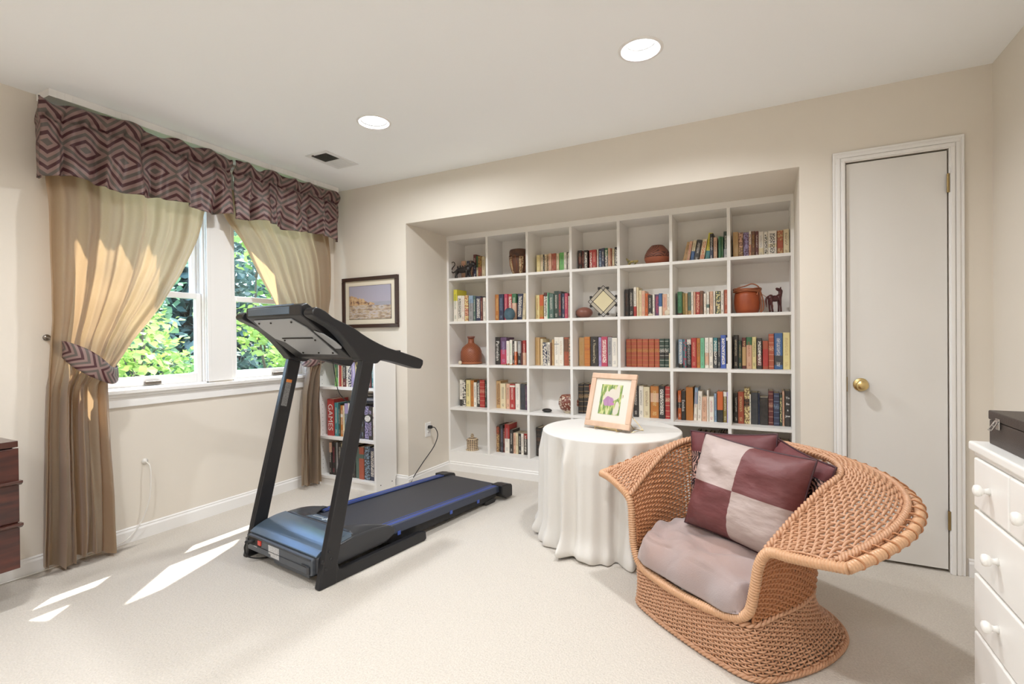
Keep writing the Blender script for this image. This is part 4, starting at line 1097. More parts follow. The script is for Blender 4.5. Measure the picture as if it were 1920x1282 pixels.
MB().lathe([(.052, .020), (.070, .035), (.0835, .070), (.083, .100), (.070, .132), (.062, .1375)], 44).build('pot_body', 'pot_cells', p, smooth=True)
MB().lathe([(0, 0), (.036, 0), (.038, .006), (.053, .021), (.052, .022)], 44).build('pot_foot', 'ceramic_cream', p, smooth=True)
MB().lathe([(.063, .136), (.062, .142), (.056, .143), (.054, .134), (.06, .09), (0, .05)], 44).build('pot_rim', 'terracotta', p, smooth=True)
j = orn('carved_jar', 'small cream and brown pierced jar with pointed lid, bottom row first column', 'jar', -2.305, 3.72, Z0)
MB().lathe([(0, 0), (.054, 0), (.056, .006), (.050, .012), (.049, .080), (.053, .086), (0, .086)], 44).build('jar_body', 'jar_lace', j, smooth=True)
MB().lathe([(.052, .086), (.054, .092), (.040, .104), (.016, .112), (.011, .118), (.016, .124), (.010, .140), (0, .150)], 32).build('jar_lid', 'jar_lace', j, smooth=True)
MB().lathe([(0, .0), (.058, .0), (.059, .003), (.05, .005)], 40).build('jar_foot', 'ceramic_cream', j, smooth=True)

# ------------------------------------------------------------------ wall outlet, black power cord, white cable
o = empty('wall_outlet', 'white electrical outlet with black plug in the recess side wall', 'outlet', (RX0, 3.327, .405))
MB().box((0, -.036, -.058), (.005, .036, .058)).build('cover_plate', 'trim_white', o, bevel=.002)
MB().box((.005, -.016, .008), (.008, .016, .038)).box((.005, -.016, -.038), (.008, .016, -.008)).build('socket', 'shelf_white', o, bevel=.003)
MB().box((.008, -.010, .016), (.0084, -.006, .028)).box((.008, .004, .016), (.0084, .008, .028)).box((.008, -.010, -.030), (.0084, -.006, -.018)).box((.008, .004, -.030), (.0084, .008, -.018)).build('socket_slot', 'gap_dark', o)
pc_ = MB().tube(arc([(RX0 + .04, 3.327, .428), (RX0 + .075, 3.33, .42), (RX0 + .09, 3.34, .36), (RX0 + .07, 3.31, .27), (RX0 + .03, 3.22, .16), (RX0 + .01, 3.12, .06), (RX0 + .03, 3.04, .008), (RX0 + .10, 2.92, .006), (-2.36, 2.72, .006), (-2.30, 2.3, .006), (-2.28, 1.95, .006), (-2.34, 1.74, .008), (-2.392, 1.655, .03), (-2.408, 1.640, .075), (-2.405, 1.648, .108)], 120), .0038, 8).build('power_cord', 'cord_black', smooth=True)
tag(pc_, 'black power cord running from recess outlet down behind the treadmill', 'cord')
MB().box((RX0 + .008, 3.312, .414), (RX0 + .042, 3.342, .440)).build('plug', 'cord_black', pc_, bevel=.006)
wc = MB().tube(arc([(XL + .02, 1.607, .448), (XL + .05, 1.612, .42), (XL + .055, 1.612, .33), (XL + .055, 1.60, .22), (XL + .05, 1.56, .11), (XL + .045, 1.50, .04), (XL + .035, 1.42, .012), (XL + .024, 1.29, .006), (XL + .028, 1.1, .006), (XL + .024, .95, .006), (XL + .03, .5, .006), (XL + .03, 0, .006)], 120), .0035, 8).build('white_cable', 'cord_white', smooth=True)
tag(wc, 'thin white cable hanging below the window and along the baseboard', 'cord')
MB().lathe([(0, 0), (.016, 0), (.018, .003), (.010, .008), (.006, .018), (0, .018)], 24, (XL + .001, 1.607, .448), Matrix.Rotation(R(90), 4, 'Y')).build('wall_connector', 'cord_white', wc, smooth=True)

# ------------------------------------------------------------------ curtains, tiebacks, valances
CAMZ = 1.1511
def curtain(name, lab, L, Rr, tie_z, nf, seed, inner):
    """L, Rr: (z, y) edges from top to hem measured on the plane x = -3.17"""
    L = [(-a, b) for a, b in L]; Rr = [(-a, b) for a, b in Rr]; rnd = random.Random(seed)
    zt, zb = -L[0][0], -max(L[-1][0], Rr[-1][0]); ph = [rnd.uniform(0, 6.28) for _ in range(6)]
    def fn(u, v):
        z = zt + (zb - zt) * v
        a, b_ = interp(L, -z), interp(Rr, -z); y = a + (b_ - a) * u
        tie = math.exp(-((z - tie_z) / .10) ** 2); below = 1 / (1 + math.exp((z - tie_z) * 22)); wdt = b_ - a
        top = 1 / (1 + math.exp((1.93 - z) * 25)); amp = (.028 * (1 - .55 * tie) + .026 * below) * (1 - .5 * top)
        uu = u if inner > 0 else 1 - u      # 0 = wall-side edge
        f = math.sin(2 * math.pi * nf * (u ** (.8 if inner > 0 else 1.2)) + ph[0] + .9 * math.sin(2 * z + ph[1])) * .55 + math.sin(2 * math.pi * (nf * .47) * u + ph[2] + z) * .45 + math.sin(2 * math.pi * (nf * 2.3) * u + ph[3] + 2 * z) * .16
        sag = .020 * (1 - below) * math.sin(math.pi * min(1, uu * 1.1))
        big = below * .022 * math.sin(2 * math.pi * 2.0 * u + ph[4])
        x = XL + .095 - .035 * top + amp * f + sag * (1 - top) + big + .05 * tie * math.sin(math.pi * u) + mnoise.noise(Vector((y * 9, z * 5, seed))) * .010
        y += below * .012 * math.sin(2 * math.pi * nf * u + ph[5]) * min(1, 8 * u * (1 - u))
        return Vector((max(x, XL + .032), y, z + (.010 * math.sin(9 * u + ph[2]) if v > .98 else 0)))
    o = MB().grid(fn, 200, 110).build(name, 'curtain', smooth=True)
    return tag(o, lab, 'curtain', None)
curtain('curtain', 'gold-brown curtain panel tied back at the left side of the window', [(2.18, 1.148), (1.665, 1.150), (1.266, 1.153), (1.16, 1.146), (.737, 1.130), (.03, 1.108)],
        [(2.18, 1.985), (1.984, 1.949), (1.792, 1.889), (1.563, 1.789), (1.377, 1.680), (1.217, 1.565), (1.082, 1.470), (.997, 1.411), (.927, 1.382), (.753, 1.385), (.519, 1.395), (.311, 1.409), (.03, 1.411)], 1.03, 6.5, 3, 1)
curtain('curtain', 'gold-brown curtain panel tied back beside the small bookcase', [(2.18, 2.0), (1.982, 2.069), (1.763, 2.21), (1.557, 2.321), (1.404, 2.417), (1.206, 2.55), (1.037, 2.672), (.96, 2.690), (.734, 2.654), (.49, 2.640), (.10, 2.630)],
        [(2.18, 2.962), (1.977, 2.958), (1.493, 2.945), (1.18, 2.885), (1.07, 2.812), (.995, 2.808), (.717, 2.812), (.461, 2.810), (.03, 2.806)], 1.0, 6.5, 9, -1)
def persp(x, y, z): k = -x / 3.17; return Vector((x, y * k, CAMZ + (z - CAMZ) * k))
def tieback(lab, cl, hw, hook, closed_to):
    C_ = arc(cl, 40); H = [interp([(i / (len(hw) - 1), h) for i, h in enumerate(hw)], k / 40) for k in range(41)]
    mb = MB(); uv = []; d = 0
    for k in range(41):
        t = (C_[min(k + 1, 40)] - C_[max(k - 1, 0)]).normalized(); n = Vector((-.15, 0, 1)); n = (n - t * n.dot(t)).normalized()
        if k: d += (C_[k] - C_[k - 1]).length
        for j in range(9): s = (j - 4) / 4; mb.v.append(C_[k] + n * H[k] * s + Vector((.012 * (1 - s * s), 0, 0))); uv.append((d * 1.0, H[k] * s))
    mb.f = [(k * 9 + j, k * 9 + j + 1, (k + 1) * 9 + j + 1, (k + 1) * 9 + j) for k in range(40) for j in range(8)]; mb.uv = uv
    o = mb.build('curtain_tieback', 'chevron_tie', smooth=True, solid=.004); tag(o, lab, 'tieback')
    hk = MB().tube(hook, .005, 10).lathe([(0, 0), (.016, 0), (.016, .005), (0, .006)], 20, hook[0], Matrix.Rotation(R(90), 4, 'Y')).build('tieback_hook', 'rod_steel', smooth=True)
    return o, hk
o, hk = tieback('chevron-striped tieback holding the left curtain panel', [persp(-3.215, 1.175, 1.145), persp(-3.14, 1.205, 1.118), persp(-3.085, 1.265, 1.075), persp(-3.065, 1.335, 1.02), persp(-3.09, 1.40, .975), persp(-3.17, 1.430, .985), persp(-3.235, 1.40, 1.03)], [.022, .042, .052, .055, .048, .032, .02], [(XL + .001, 1.168, 1.180), (XL + .05, 1.162, 1.178), persp(-3.19, 1.185, 1.130)], 0)
tag(hk, 'short metal curtain holdback hook on wall left of the window', 'hook')
o, hk = tieback('chevron-striped tieback on the right curtain behind the treadmill console', [(XL + .04, 2.90, 1.11), (XL + .12, 2.86, 1.08), (XL + .16, 2.80, 1.03), (XL + .15, 2.72, 1.0), (XL + .10, 2.675, .99), (XL + .05, 2.68, 1.0)], [.022, .040, .048, .048, .04, .02], [(XL + .001, 2.965, 1.17), (XL + .04, 2.955, 1.165), (XL + .05, 2.90, 1.12)], 0)
tag(hk, 'short metal curtain holdback hook right of the window, behind the curtain', 'hook')

def valance(lab, y0, y1, seed, ret0, dips):
    rnd = random.Random(seed); Ln = y1 - y0; n = 230; ph = [rnd.uniform(0, 6.28) for _ in range(8)]
    xf = XL + .168; zt, zb = 2.357, 1.975
    def fn(u, v):
        s = u * (Ln + ret0) - ret0      # along; negative = the return to the wall
        z = zt + (zb - zt) * v
        if s < 0: y = y0 + .012 - s * .25; x = xf + s * .9
        else: y = y0 + s; x = xf
        g = 2 * math.pi
        gather = math.exp(-((v - .20) / .05) ** 2)
        f = .5 * math.sin(g * 3.2 * s / .9 + ph[0] + .8 * math.sin(5 * v)) + .35 * math.sin(g * 7.1 * s / .9 + ph[1]) + .2 * math.sin(g * 13 * s / .9 + ph[2] + 2 * v)
        amp = .012 + .034 * v ** .8
        x += amp * f - .020 * gather + gather * .007 * math.sin(g * 26 * s) + .014 * math.exp(-((v - .07) / .08) ** 2) + .018 * mnoise.noise(Vector((s * 11, v * 4, seed)))
        if s > 0: y += .012 * math.sin(g * 5 * s + ph[3]) * (.3 + v)
        z += .012 * math.sin(g * 2.3 * s + ph[4]) * v + (1 - v) ** 3 * (.030 * mnoise.noise(Vector((s * 9, 3, seed))) - .008)
        for dc, dw, dd in dips: z += dd * math.exp(-((s - dc) / dw) ** 2) * (1 - v); x += .012 * math.exp(-((s - dc) / dw) ** 2) * math.sin(v * 9)
        return Vector((x, y, z))
    mb = MB().grid(fn, n, 44); ext = 1.30
    mb.uv = [((i % (n + 1)) / n * (Ln + ret0) * ext + seed * .1, .42 * (1 - (i // (n + 1)) / 44) + .07) for i in range(len(mb.v))]
    o = mb.build('valance', 'chevron_cloth', smooth=True, solid=.003)
    return tag(o, lab, 'valance')
valance('long maroon and mauve chevron valance above the left window', 1.085, 2.062, 2, .16, [(.07, .05, -.03), (.55, .04, -.02)])
valance('shorter maroon and mauve chevron valance above the right window', 2.088, 2.985, 5, .02, [(.05, .03, -.02), (.16, .03, -.015)])
vb = MB()
Pz = [(y, ZC - .004 - .012 * abs(mnoise.noise(Vector((y * 6, 0, 0))))) for y in [1.14 + k * (2.99 - 1.14) / 60 for k in range(61)]]
for (ya, za), (yb_, zb_) in zip(Pz, Pz[1:]): vb.box((XL + .012, ya, ZC - .038), (XL + .150 + .010 * mnoise.noise(Vector((ya * 5, 2, 0))), yb_, ZC - .001))
tag(vb.build('valance_board', 'trim_white'), 'long white mounting board at the ceiling above both chevron valances', 'curtain board')
tag(MB().tube([(XL + .088, 1.13, 2.296), (XL + .088, 2.975, 2.296)], .006, 10).build('curtain_rod', 'trim_white', smooth=True), 'white curtain rod hidden inside the valance pockets', 'curtain rod')

# ------------------------------------------------------------------ treadmill (local: x to the right side, y to the rear)
tm = empty('treadmill', 'black folding treadmill with blue-striped deck standing in the middle of the carpet', 'treadmill', (-1.823, 1.60, 0), -.1294)
UP = [(0, 0), (.040, .168), (.119, .485), (.262, 1.06), (.338, 1.05), (.193, .467), (.131, .21), (.105, .10), (.112, .066), (.13, .058), (.66, .058), (.695, .050), (.70, .008), (.68, 0)]
for x0, x1 in ((-.040, 0), (-.68, -.64)):
    u = MB().prism(UP[:8] + [(.10, .0)], 'x', x0, x1).build('upright', 'tread_black', tm, bevel=.008, seg=3)
    if x0 > -.1:
        m = MB()
        for (yy, zz) in ((.058, .165), (.066, .128), (.038, .09), (.02, .13)): m.lathe([(0, 0), (.008, 0), (.008, .003), (.005, .005), (0, .005)], 12, (x1, yy, zz), Matrix.Rotation(R(90), 4, 'Y'))
        m.build('bolt', 'tread_black_matte', u)
    MB().prism([(.02, 0), (.105, .10), (.112, .066), (.13, .058), (.66, .058), (.695, .050), (.70, .008), (.68, 0)], 'x', x0 + .002, x1 - .002).build('base_rail', 'tread_black', tm, bevel=.006)
MB().box((-.64, .56, .008), (-.04, .60, .048)).build('cross_member', 'tread_black_matte', tm, bevel=.006)
LM = Matrix.Translation((-.640, .222, .86)) @ Matrix.Rotation(R(-14), 4, 'X')
mat('label_dark', (.10, .10, .10), .5, col2=(.30, .30, .30), vscale=300)
o = MB().box((0, 0, -.075), (.0012, .034, .060), LM).build('warning_label', 'label_dark', tm)
MB().box((0, 0, .060), (.0014, .034, .077), LM).build('label_heading', 'sticker_orange', o)
# motor housing
mh = MB(); mh.prism([(.0, .055), (.0, .128), (.012, .134), (.03, .134), (.42, .130), (.42, .060)], 'x', -.625, -.055)
mh.build('motor_housing', 'tread_panel', tm, bevel=.006)
MB().box((-.40, .015, .028), (-.10, .10, .057)).build('motor_pan', 'tread_panel', tm, bevel=.004)
HP = [(.018, .142), (.05, .160), (.10, .177), (.16, .188), (.22, .190)]
m = MB(); pf = arc([(0, a, b) for a, b in HP], 16)
m.prism([(p.y, p.z) for p in pf] + [(.22, .14), (.018, .136)], 'x', -.632, -.048); m.build('front_hood', 'tread_hood', tm, bevel=.004)
def hood2(u, v):
    x = -.636 + .592 * u; e = abs(2 * u - 1); yr = .33 + .17 * max(0, e - .62) / .38
    y = .215 + (yr - .215) * v; z = .190 - .040 * v ** 1.6 + .012 * math.exp(-((e - .78) / .16) ** 2) * math.sin(math.pi * v) - .03 * max(0, e - .93) / .07
    return (x, y, z)
m = MB().grid(hood2, 40, 14); m.build('rear_hood', 'tread_hood_dark', tm, smooth=True, solid=.004)
for x0, x1 in ((-.640, -.60), (-.080, -.040)):
    m = MB().prism([(.02, .060), (.02, .135), (.10, .155), (.22, .172), (.36, .168), (.46, .150), (.50, .130), (.50, .095), (.44, .070)], 'x', x0, x1); m.build('side_fairing', 'tread_hood_dark', tm, bevel=.010, seg=3)
# name badge on the hood, with a small swoosh mark
bd = MB().prism([(-.46, .232), (-.27, .236), (-.25, .285), (-.43, .282)], 'z', .1895, .1915).build('badge', 'tread_hood', tm)
mat('badge_silver', (.62, .68, .72), .3, .6)
m = MB().tube(arc([(-.33, .245, .192), (-.315, .262, .192), (-.30, .255, .192), (-.285, .275, .192)], 12), .003, 6).tube(arc([(-.32, .272, .192), (-.30, .26, .192), (-.28, .25, .192)], 12), .003, 6)
for k in range(6): m.box((-.425 + k * .014, .252 + k * .001, .191), (-.417 + k * .014, .263 + k * .001, .1925))
m.build('badge_mark', 'badge_silver', bd)
# front panel: socket, switch, sticker, ribs
MB().box((-.61, -.003, .094), (-.49, .004, .128)).build('inlet_recess', 'gap_dark', tm, bevel=.002)
MB().box((-.515, -.006, .100), (-.488, .002, .124)).build('power_switch', 'switch_red', tm, bevel=.002)
MB().tube(arc([(-.555, .0, .112), (-.56, -.02, .112), (-.585, -.028, .108)], 10), .009, 10).build('inlet_plug', 'cord_black', tm, smooth=True)
MB().box((-.42, -.0015, .078), (-.325, .0, .122)).box((-.40, -.0015, .066), (-.325, .0, .079)).build('rating_label', 'sticker', tm)
MB().box((-.56, -.0012, .083), (-.53, .0, .090)).build('small_label', 'sticker', tm)
m = MB(); m.box((-.62, -.004, .1285), (-.06, .0, .134)).box((-.62, -.003, .088), (-.06, -.0005, .0905)).box((-.625, -.010, .082), (-.605, .0, .118)).box((-.085, -.008, .062), (-.065, .0, .098)).box((-.13, -.006, .094), (-.065, .0, .100))
m.build('housing_rib', 'tread_hood_dark', tm, bevel=.0015)
# deck, belt, rails
def dz(y): return .140 - .038 * (y - .35) / 1.2
m = MB(); m.prism([(.34, dz(.34) - .012), (1.52, dz(1.52) - .012), (1.52, dz(1.52) - .045), (.34, dz(.34) - .06)], 'x', -.585, -.095); m.build('deck', 'tread_black_matte', tm)
m = MB(); m.prism([(.30, dz(.30) - .004), (1.535, dz(1.535) - .004), (1.550, dz(1.55) - .018), (1.54, dz(1.54) - .038), (1.50, dz(1.5) - .045), (1.5, dz(1.5) - .02), (.30, dz(.30) - .010)], 'x', -.560, -.120); m.build('running_belt', 'belt', tm, bevel=.003)
for s, (xa, xb) in ((-1, (-.632, -.566)), (1, (-.114, -.048))):
    rl = MB().prism([(.42, dz(.42) + .003), (1.49, dz(1.49) + .003), (1.49, dz(1.49) - .040), (.42, dz(.42) - .048)], 'x', xa, xb).build('foot_rail', 'tread_rail', tm, bevel=.004)
    for q in (.30, .52): 
        a = xa + (xb - xa) * q if s < 0 else xb - (xb - xa) * (q + .12)
        MB().prism([(.43, dz(.43) + .0045), (1.49, dz(1.49) + .0045), (1.49, dz(1.49) + .001), (.43, dz(.43) + .001)], 'x', a, a + .008).build('blue_stripe', 'tread_blue', rl)
    MB().prism([(.43, dz(.43) + .0048), (1.49, dz(1.49) + .0048), (1.49, dz(1.49) + .001), (.43, dz(.43) + .001)], 'x', (xb - .0035 if s < 0 else xa), (xb if s < 0 else xa + .0035)).build('blue_stripe', 'tread_blue', rl)
    fx = (-.612, -.568) if s < 0 else (-.112, -.068)
    MB().prism([(.44, dz(.44) - .052), (1.46, dz(1.46) - .044), (1.46, .030), (1.40, .022), (.50, .034), (.44, .060)], 'x', *fx).build('deck_frame', 'tread_black_matte', tm, bevel=.004)
    for yy in (.52, .95, 1.22): MB().box(((xb - .001) if s > 0 else xa - .004, yy, dz(yy) - .058), ((xb + .004) if s > 0 else xa + .001, yy + .022, dz(yy) - .036)).build('rail_clip', 'tread_blue', rl, bevel=.002)
    cx0, cx1 = (-.660, -.560) if s < 0 else (-.118, -.018)
    MB().prism([(1.465, dz(1.46) + .010), (1.54, dz(1.54) + .009), (1.585, dz(1.58) + .0), (1.595, dz(1.59) - .012), (1.595, .014), (1.52, .012), (1.47, dz(1.46) - .05)], 'x', cx0, cx1).build('end_cap', 'tread_black', tm, bevel=.008, seg=3)
    MB().prism([(1.33, .030), (1.42, .036), (1.46, .016), (1.44, 0), (1.36, 0), (1.33, .010)], 'x', fx[0] - .002, fx[1] + .004).build('rear_foot', 'tread_black', tm, bevel=.004)
# console
def cpl(y): return 1.2750 - .766 * y        # height of the console underside plane
slab = [(-.012, 1.272), (-.012, 1.318), (.02, 1.330), (.10, 1.275), (.34, 1.085), (.335, 1.045), (.262, 1.062), (.236, 1.082)]
MB().prism(slab, 'x', -.585, -.095).build('console_body', 'tread_black', tm, bevel=.007, seg=3)
MB().prism([(-.0135, 1.279), (-.0135, 1.314), (.012, 1.331), (.016, 1.325), (-.005, 1.311), (-.005, 1.279)], 'x', -.565, -.19).build('console_front_edge', 'tread_hood', tm, bevel=.002)
def plate(poly, d=.004):   # poly (x, y) on the underside plane
    v = [(x, y, cpl(y) - .013) for x, y in poly] + [(x, y - d * .62, cpl(y) - .013 - d) for x, y in poly]; n = len(poly)
    return MB().add(v, [tuple(range(n)), tuple(range(n, 2 * n))[::-1]] + [(i, (i + 1) % n, n + (i + 1) % n, n + i) for i in range(n)])
pt = plate([(-.535, .004), (-.20, .004), (-.155, .06), (-.155, .105), (-.16, .235), (-.47, .235), (-.49, .150), (-.545, .125), (-.555, .05)]).build('underside_plate', 'tread_plate', tm)
MB().box((-.47, -.004, -.0015), (-.20, .004, .0), Matrix.Translation((0, .118, cpl(.118) - .0205)) @ Matrix.Rotation(R(-38.8), 4, 'X')).build('plate_slot', 'gap_dark', pt)
m = MB()
for x_, y_ in ((-.51, .02), (-.40, .02), (-.22, .02), (-.47, .135), (-.20, .135), (-.44, .222), (-.30, .222), (-.18, .222)): m.ell((x_, y_ - .004, cpl(y_) - .0185), (.005, .005, .005), 10)
m.build('plate_screw', 'gap_dark', pt)
cup = plate([(-.135, .080), (-.085, .10), (-.060, .150), (-.060, .185), (-.075, .195), (-.125, .195)]).build('cup_holder_base', 'tread_plate', tm, bevel=.003)
ARM = [(-.015, 1.268), (.0, 1.303), (.05, 1.288), (.10, 1.256), (.20, 1.216), (.265, 1.180), (.33, 1.148), (.42, 1.112), (.53, 1.082), (.665, 1.042), (.682, 1.022), (.672, .998), (.640, .988), (.47, 1.032), (.385, 1.046), (.345, 1.030), (.26, 1.046), (.235, 1.07), (.20, 1.112), (.15, 1.165), (.10, 1.207), (.05, 1.235)]
am = arc([(0, a, b) for a, b in ARM], 110, closed=True)
for x0, x1 in ((-.068, .004), (-.684, -.612)):
    a = MB().prism([(p.y, p.z) for p in am], 'x', x0, x1).build('handlebar', 'tread_black', tm, bevel=.012, seg=4)
    for p in a.data.polygons: p.use_smooth = False
    MB().box((x0 + .02, .49, 1.078), (x1 - .02, .53, 1.094), Matrix.Translation((0, 0, 0))).build('handle_pad', 'tread_black_matte', a, bevel=.003)
MB().prism([(.275, 1.060), (.275, 1.078), (.33, 1.082), (.345, 1.062), (.31, 1.048)], 'x', -.615, -.065).build('console_crossbar', 'tread_black', tm, bevel=.004)
MB().prism([(.25, 1.20), (.30, 1.165), (.36, 1.11), (.34, 1.085), (.24, 1.16)], 'x', -.60, -.08).build('console_display_shelf', 'tread_black_matte', tm, bevel=.005)
kn = MB().lathe([(0, 0), (.012, 0), (.012, .022), (.021, .026), (.021, .036), (0, .036)], 24, (-.034, .262, .755), Matrix.Rotation(R(80), 4, 'X')).build('adjustment_knob', 'tread_black', tm, smooth=True)
kn2 = MB().tube([(-.05, .235, .762), (-.012, .275, .762), (.0, .288, .760)], [.010, .012, .013], 12).build('knob_stem', 'tread_black', tm, smooth=True)
kc = Matrix.Translation((.010, .286, .758)) @ Matrix.Rotation(R(25), 4, 'Z') @ Matrix.Rotation(R(90), 4, 'X')
kd = MB().lathe([(0, -.01), (.020, -.01), (.021, -.004), (.021, .010), (.019, .013), (0, .013)], 28, (0, 0, 0), kc).build('knob_cap', 'tread_black', tm, smooth=True)
MB().lathe([(0, .0132), (.0155, .0132), (.0155, .0142), (0, .0142)], 28, (0, 0, 0), kc).build('knob_disc', 'sticker', kd)
MB().tube(arc([(-.30, .30, 1.06), (-.29, .31, .95), (-.28, .33, .86), (-.245, .38, .80), (-.20, .42, .79), (-.155, .40, .83), (-.13, .35, .92), (-.125, .31, 1.06)], 70), .0022, 6).build('safety_cord', 'cord_black', tm, smooth=True)

# ------------------------------------------------------------------ round table, cloth, framed flower picture on an easel
TC = Vector((-.800, 2.815, 0)); TR_, TZ = .386, .6225
rt = empty('round_table', 'round side table hidden under a floor-length white cloth', 'table', TC)
MB().lathe([(0, TZ - .022), (TR_ - .004, TZ - .022), (TR_ - .002, TZ - .012), (TR_ - .004, TZ - .0035), (0, TZ - .0035)], 48).build('tabletop', 'oak', rt)
for k in range(3):
    a = k * 2.094 + .4; MB().tube([(.2 * math.cos(a), .2 * math.sin(a), TZ - .022), (.24 * math.cos(a), .24 * math.sin(a), 0)], .016, 12).build('leg', 'oak', rt)
rnd = random.Random(5); fp = [(n_, rnd.uniform(0, 6.28), w_) for n_, w_ in ((5, .35), (9, .5), (15, .7), (22, .6), (31, .35))]
def cloth(u, v):
    a = 2 * math.pi * u; d = (math.cos(a), math.sin(a))
    if v < .30: t = v / .30; return TC + Vector((d[0] * TR_ * t, d[1] * TR_ * t, TZ + .001 + .0008 * mnoise.noise(Vector((d[0] * t * 6, d[1] * t * 6, 1)))))
    t = (v - .30) / .70
    if t < .05: q = t / .05 * math.pi / 2; r_ = TR_ + .008 * math.sin(q); z = TZ + .001 - .008 * (1 - math.cos(q))
    else:
        s = (t - .05) / .95; f = sum(w_ * math.sin(n_ * a + p_ + .35 * math.sin(2.2 * s + p_)) for n_, p_, w_ in fp)
        amp = .017 * min(1, s * 6) + .006 * s
        ridge = f - .25 * f * f * (1 if f < 0 else -.4)
        z = (TZ - .007) * (1 - min(1, s / .90))
        pool = max(0, (s - .90) / .10)
        r_ = TR_ + .008 + .006 * s + amp * ridge + .022 * math.exp(-((s - .86) / .09) ** 2) * (1 + .5 * f) + pool * (-.02 + .018 * math.sin(9 * a + 1))
        z = max(.005 + .010 * pool * (1 + math.sin(14 * a + 2)), z + .020 * math.exp(-((s - .9) / .06) ** 2) * (.5 + .5 * math.sin(6 * a)))
        r_ = max(r_, TR_ - .02)
    return TC + Vector((d[0] * r_, d[1] * r_, z))
tag(MB().grid(cloth, 420, 110, closed_u=True).build('tablecloth', 'cloth_white', smooth=True), 'floor-length white cloth draped over the round side table', 'tablecloth')
fr = empty('tabletop_picture', 'light oak framed iris watercolour leaning on an easel on the white round table', 'picture', (-.804, 2.752, TZ + .012), -.318)
LEAN = Matrix.Rotation(R(-17), 4, 'X') @ Matrix.Translation((0, 0, .160))
frame_ring(.303, .315, .0315, -.016, .0, LEAN).build('picture_frame', 'oak', fr, bevel=.003)
MB().box((-.124, -.007, -.130), (.124, -.005, .130), LEAN).build('mat_board', 'mat_white', fr)
MB().box((-.074, -.0085, -.082), (.068, -.0072, .092), LEAN).build('painting', 'flower_watercolour', fr)
ez = empty('display_easel', 'small brass wire easel holding the framed iris picture on the round table', 'easel', (-.804, 2.752, TZ + .002), -.318)
m = MB()
for s in (-.06, .085):
    m.tube([(s, -.034, .022), (s, -.034, .006), (s, .02, .004), (s * .9, .05, .2)], .0022, 8)
m.tube([(-.06, -.034, .018), (-.02, -.034, .020), (.04, -.034, .020), (.085, -.034, .018)], .0018, 8).tube([(-.06, .0, .004), (.085, .0, .004)], .0022, 8)
m.build('easel_front', 'brass', ez, smooth=True)
MB().tube([(.12, .045, .10), (.165, .115, .003), (.145, .02, .003), (.10, .115, .003), (.08, .05, .10)], .0020, 8).tube([(.10, .115, .003), (.165, .115, .003)], .002, 8).build('easel_leg', 'brass', ez, smooth=True)

# ------------------------------------------------------------------ wicker armchair (local: x across the seat, y towards the back)
wc_ = empty('wicker_armchair', 'orange-brown wicker armchair with flared rolled arms and drum base', 'armchair', (-.2715, 1.9805, 0), -.628)
def sym(h, lf=1.0): return [(-x * lf, y, z) for x, y, z in h] + [(x, y, z) for x, y, z in h[::-1][1:]]
def curve(h, lf=1.0, n=240): return resample(arc(sym(h, lf), 400), n)
NW = 240
Wc = curve([(.285, 0, .195), (.292, .10, .20), (.290, .24, .20), (.25, .39, .205), (.14, .465, .21), (0, .49, .21)])
Kc = curve([(.335, -.005, .455), (.350, .12, .545), (.362, .25, .620), (.350, .38, .655), (.26, .49, .668), (.13, .54, .672), (0, .555, .672)], .95)
MR = [(.585, .0, .505), (.612, .13, .535), (.615, .28, .570), (.560, .43, .600), (.42, .56, .625), (.22, .63, .642), (0, .655, .648)]
ML = [(-x * k, y, z) for (x, y, z), k in zip(MR, (.90, .83, .80, .82, .88, .95, 1))]
Mc = resample(arc(ML + MR[::-1][1:], 400), NW)
def lp(C, u): t = max(0, min(1, u)) * (len(C) - 1); i = min(int(t), len(C) - 2); return C[i].lerp(C[i + 1], t - i)
def wall(u, v):
    a, b_ = lp(Wc, u), lp(Kc, u); p = a.lerp(b_, v); o = Vector((p.x, p.y - .25, 0)).normalized(); return p + o * (.030 * math.sin(math.pi * v) * (1 if v < 1 else 0) * (-.5))
def wing(u, v):
    a, b_ = lp(Kc, u), lp(Mc, u); p = a.lerp(b_, v); return p + Vector((0, 0, .022 * math.sin(math.pi * min(1, v * 1.05))))
def ring(L, n=240): return resample(arc(L, 400, closed=True) + [Vector(L[0])], n)
BT = ring([(0, -.022, .168), (.15, -.018, .170), (.275, .0, .180), (.292, .12, .192), (.288, .26, .195), (.245, .39, .20), (.14, .463, .20), (0, .485, .20), (-.14, .463, .20), (-.245, .39, .20), (-.288, .26, .195), (-.292, .12, .192), (-.275, .0, .180), (-.15, -.018, .170)])
BB = ring([(0, -.035, .012), (.16, -.028, .012), (.285, .004, .012), (.335, .13, .012), (.345, .33, .012), (.295, .51, .012), (.17, .615, .012), (0, .645, .012), (-.17, .615, .012), (-.295, .51, .012), (-.345, .33, .012), (-.335, .13, .012), (-.285, .004, .012), (-.16, -.028, .012)])
def base(u, v):
    a, b_ = lp(BB, u % 1.0), lp(BT, u % 1.0); t = v; p = a.lerp(b_, t); back = max(0, min(1, p.y / .4))
    c = Vector((p.x * .0, .25, 0)); o = Vector((p.x, p.y - .25, 0)).normalized(); return p - o * (.030 * back * math.sin(math.pi * t))
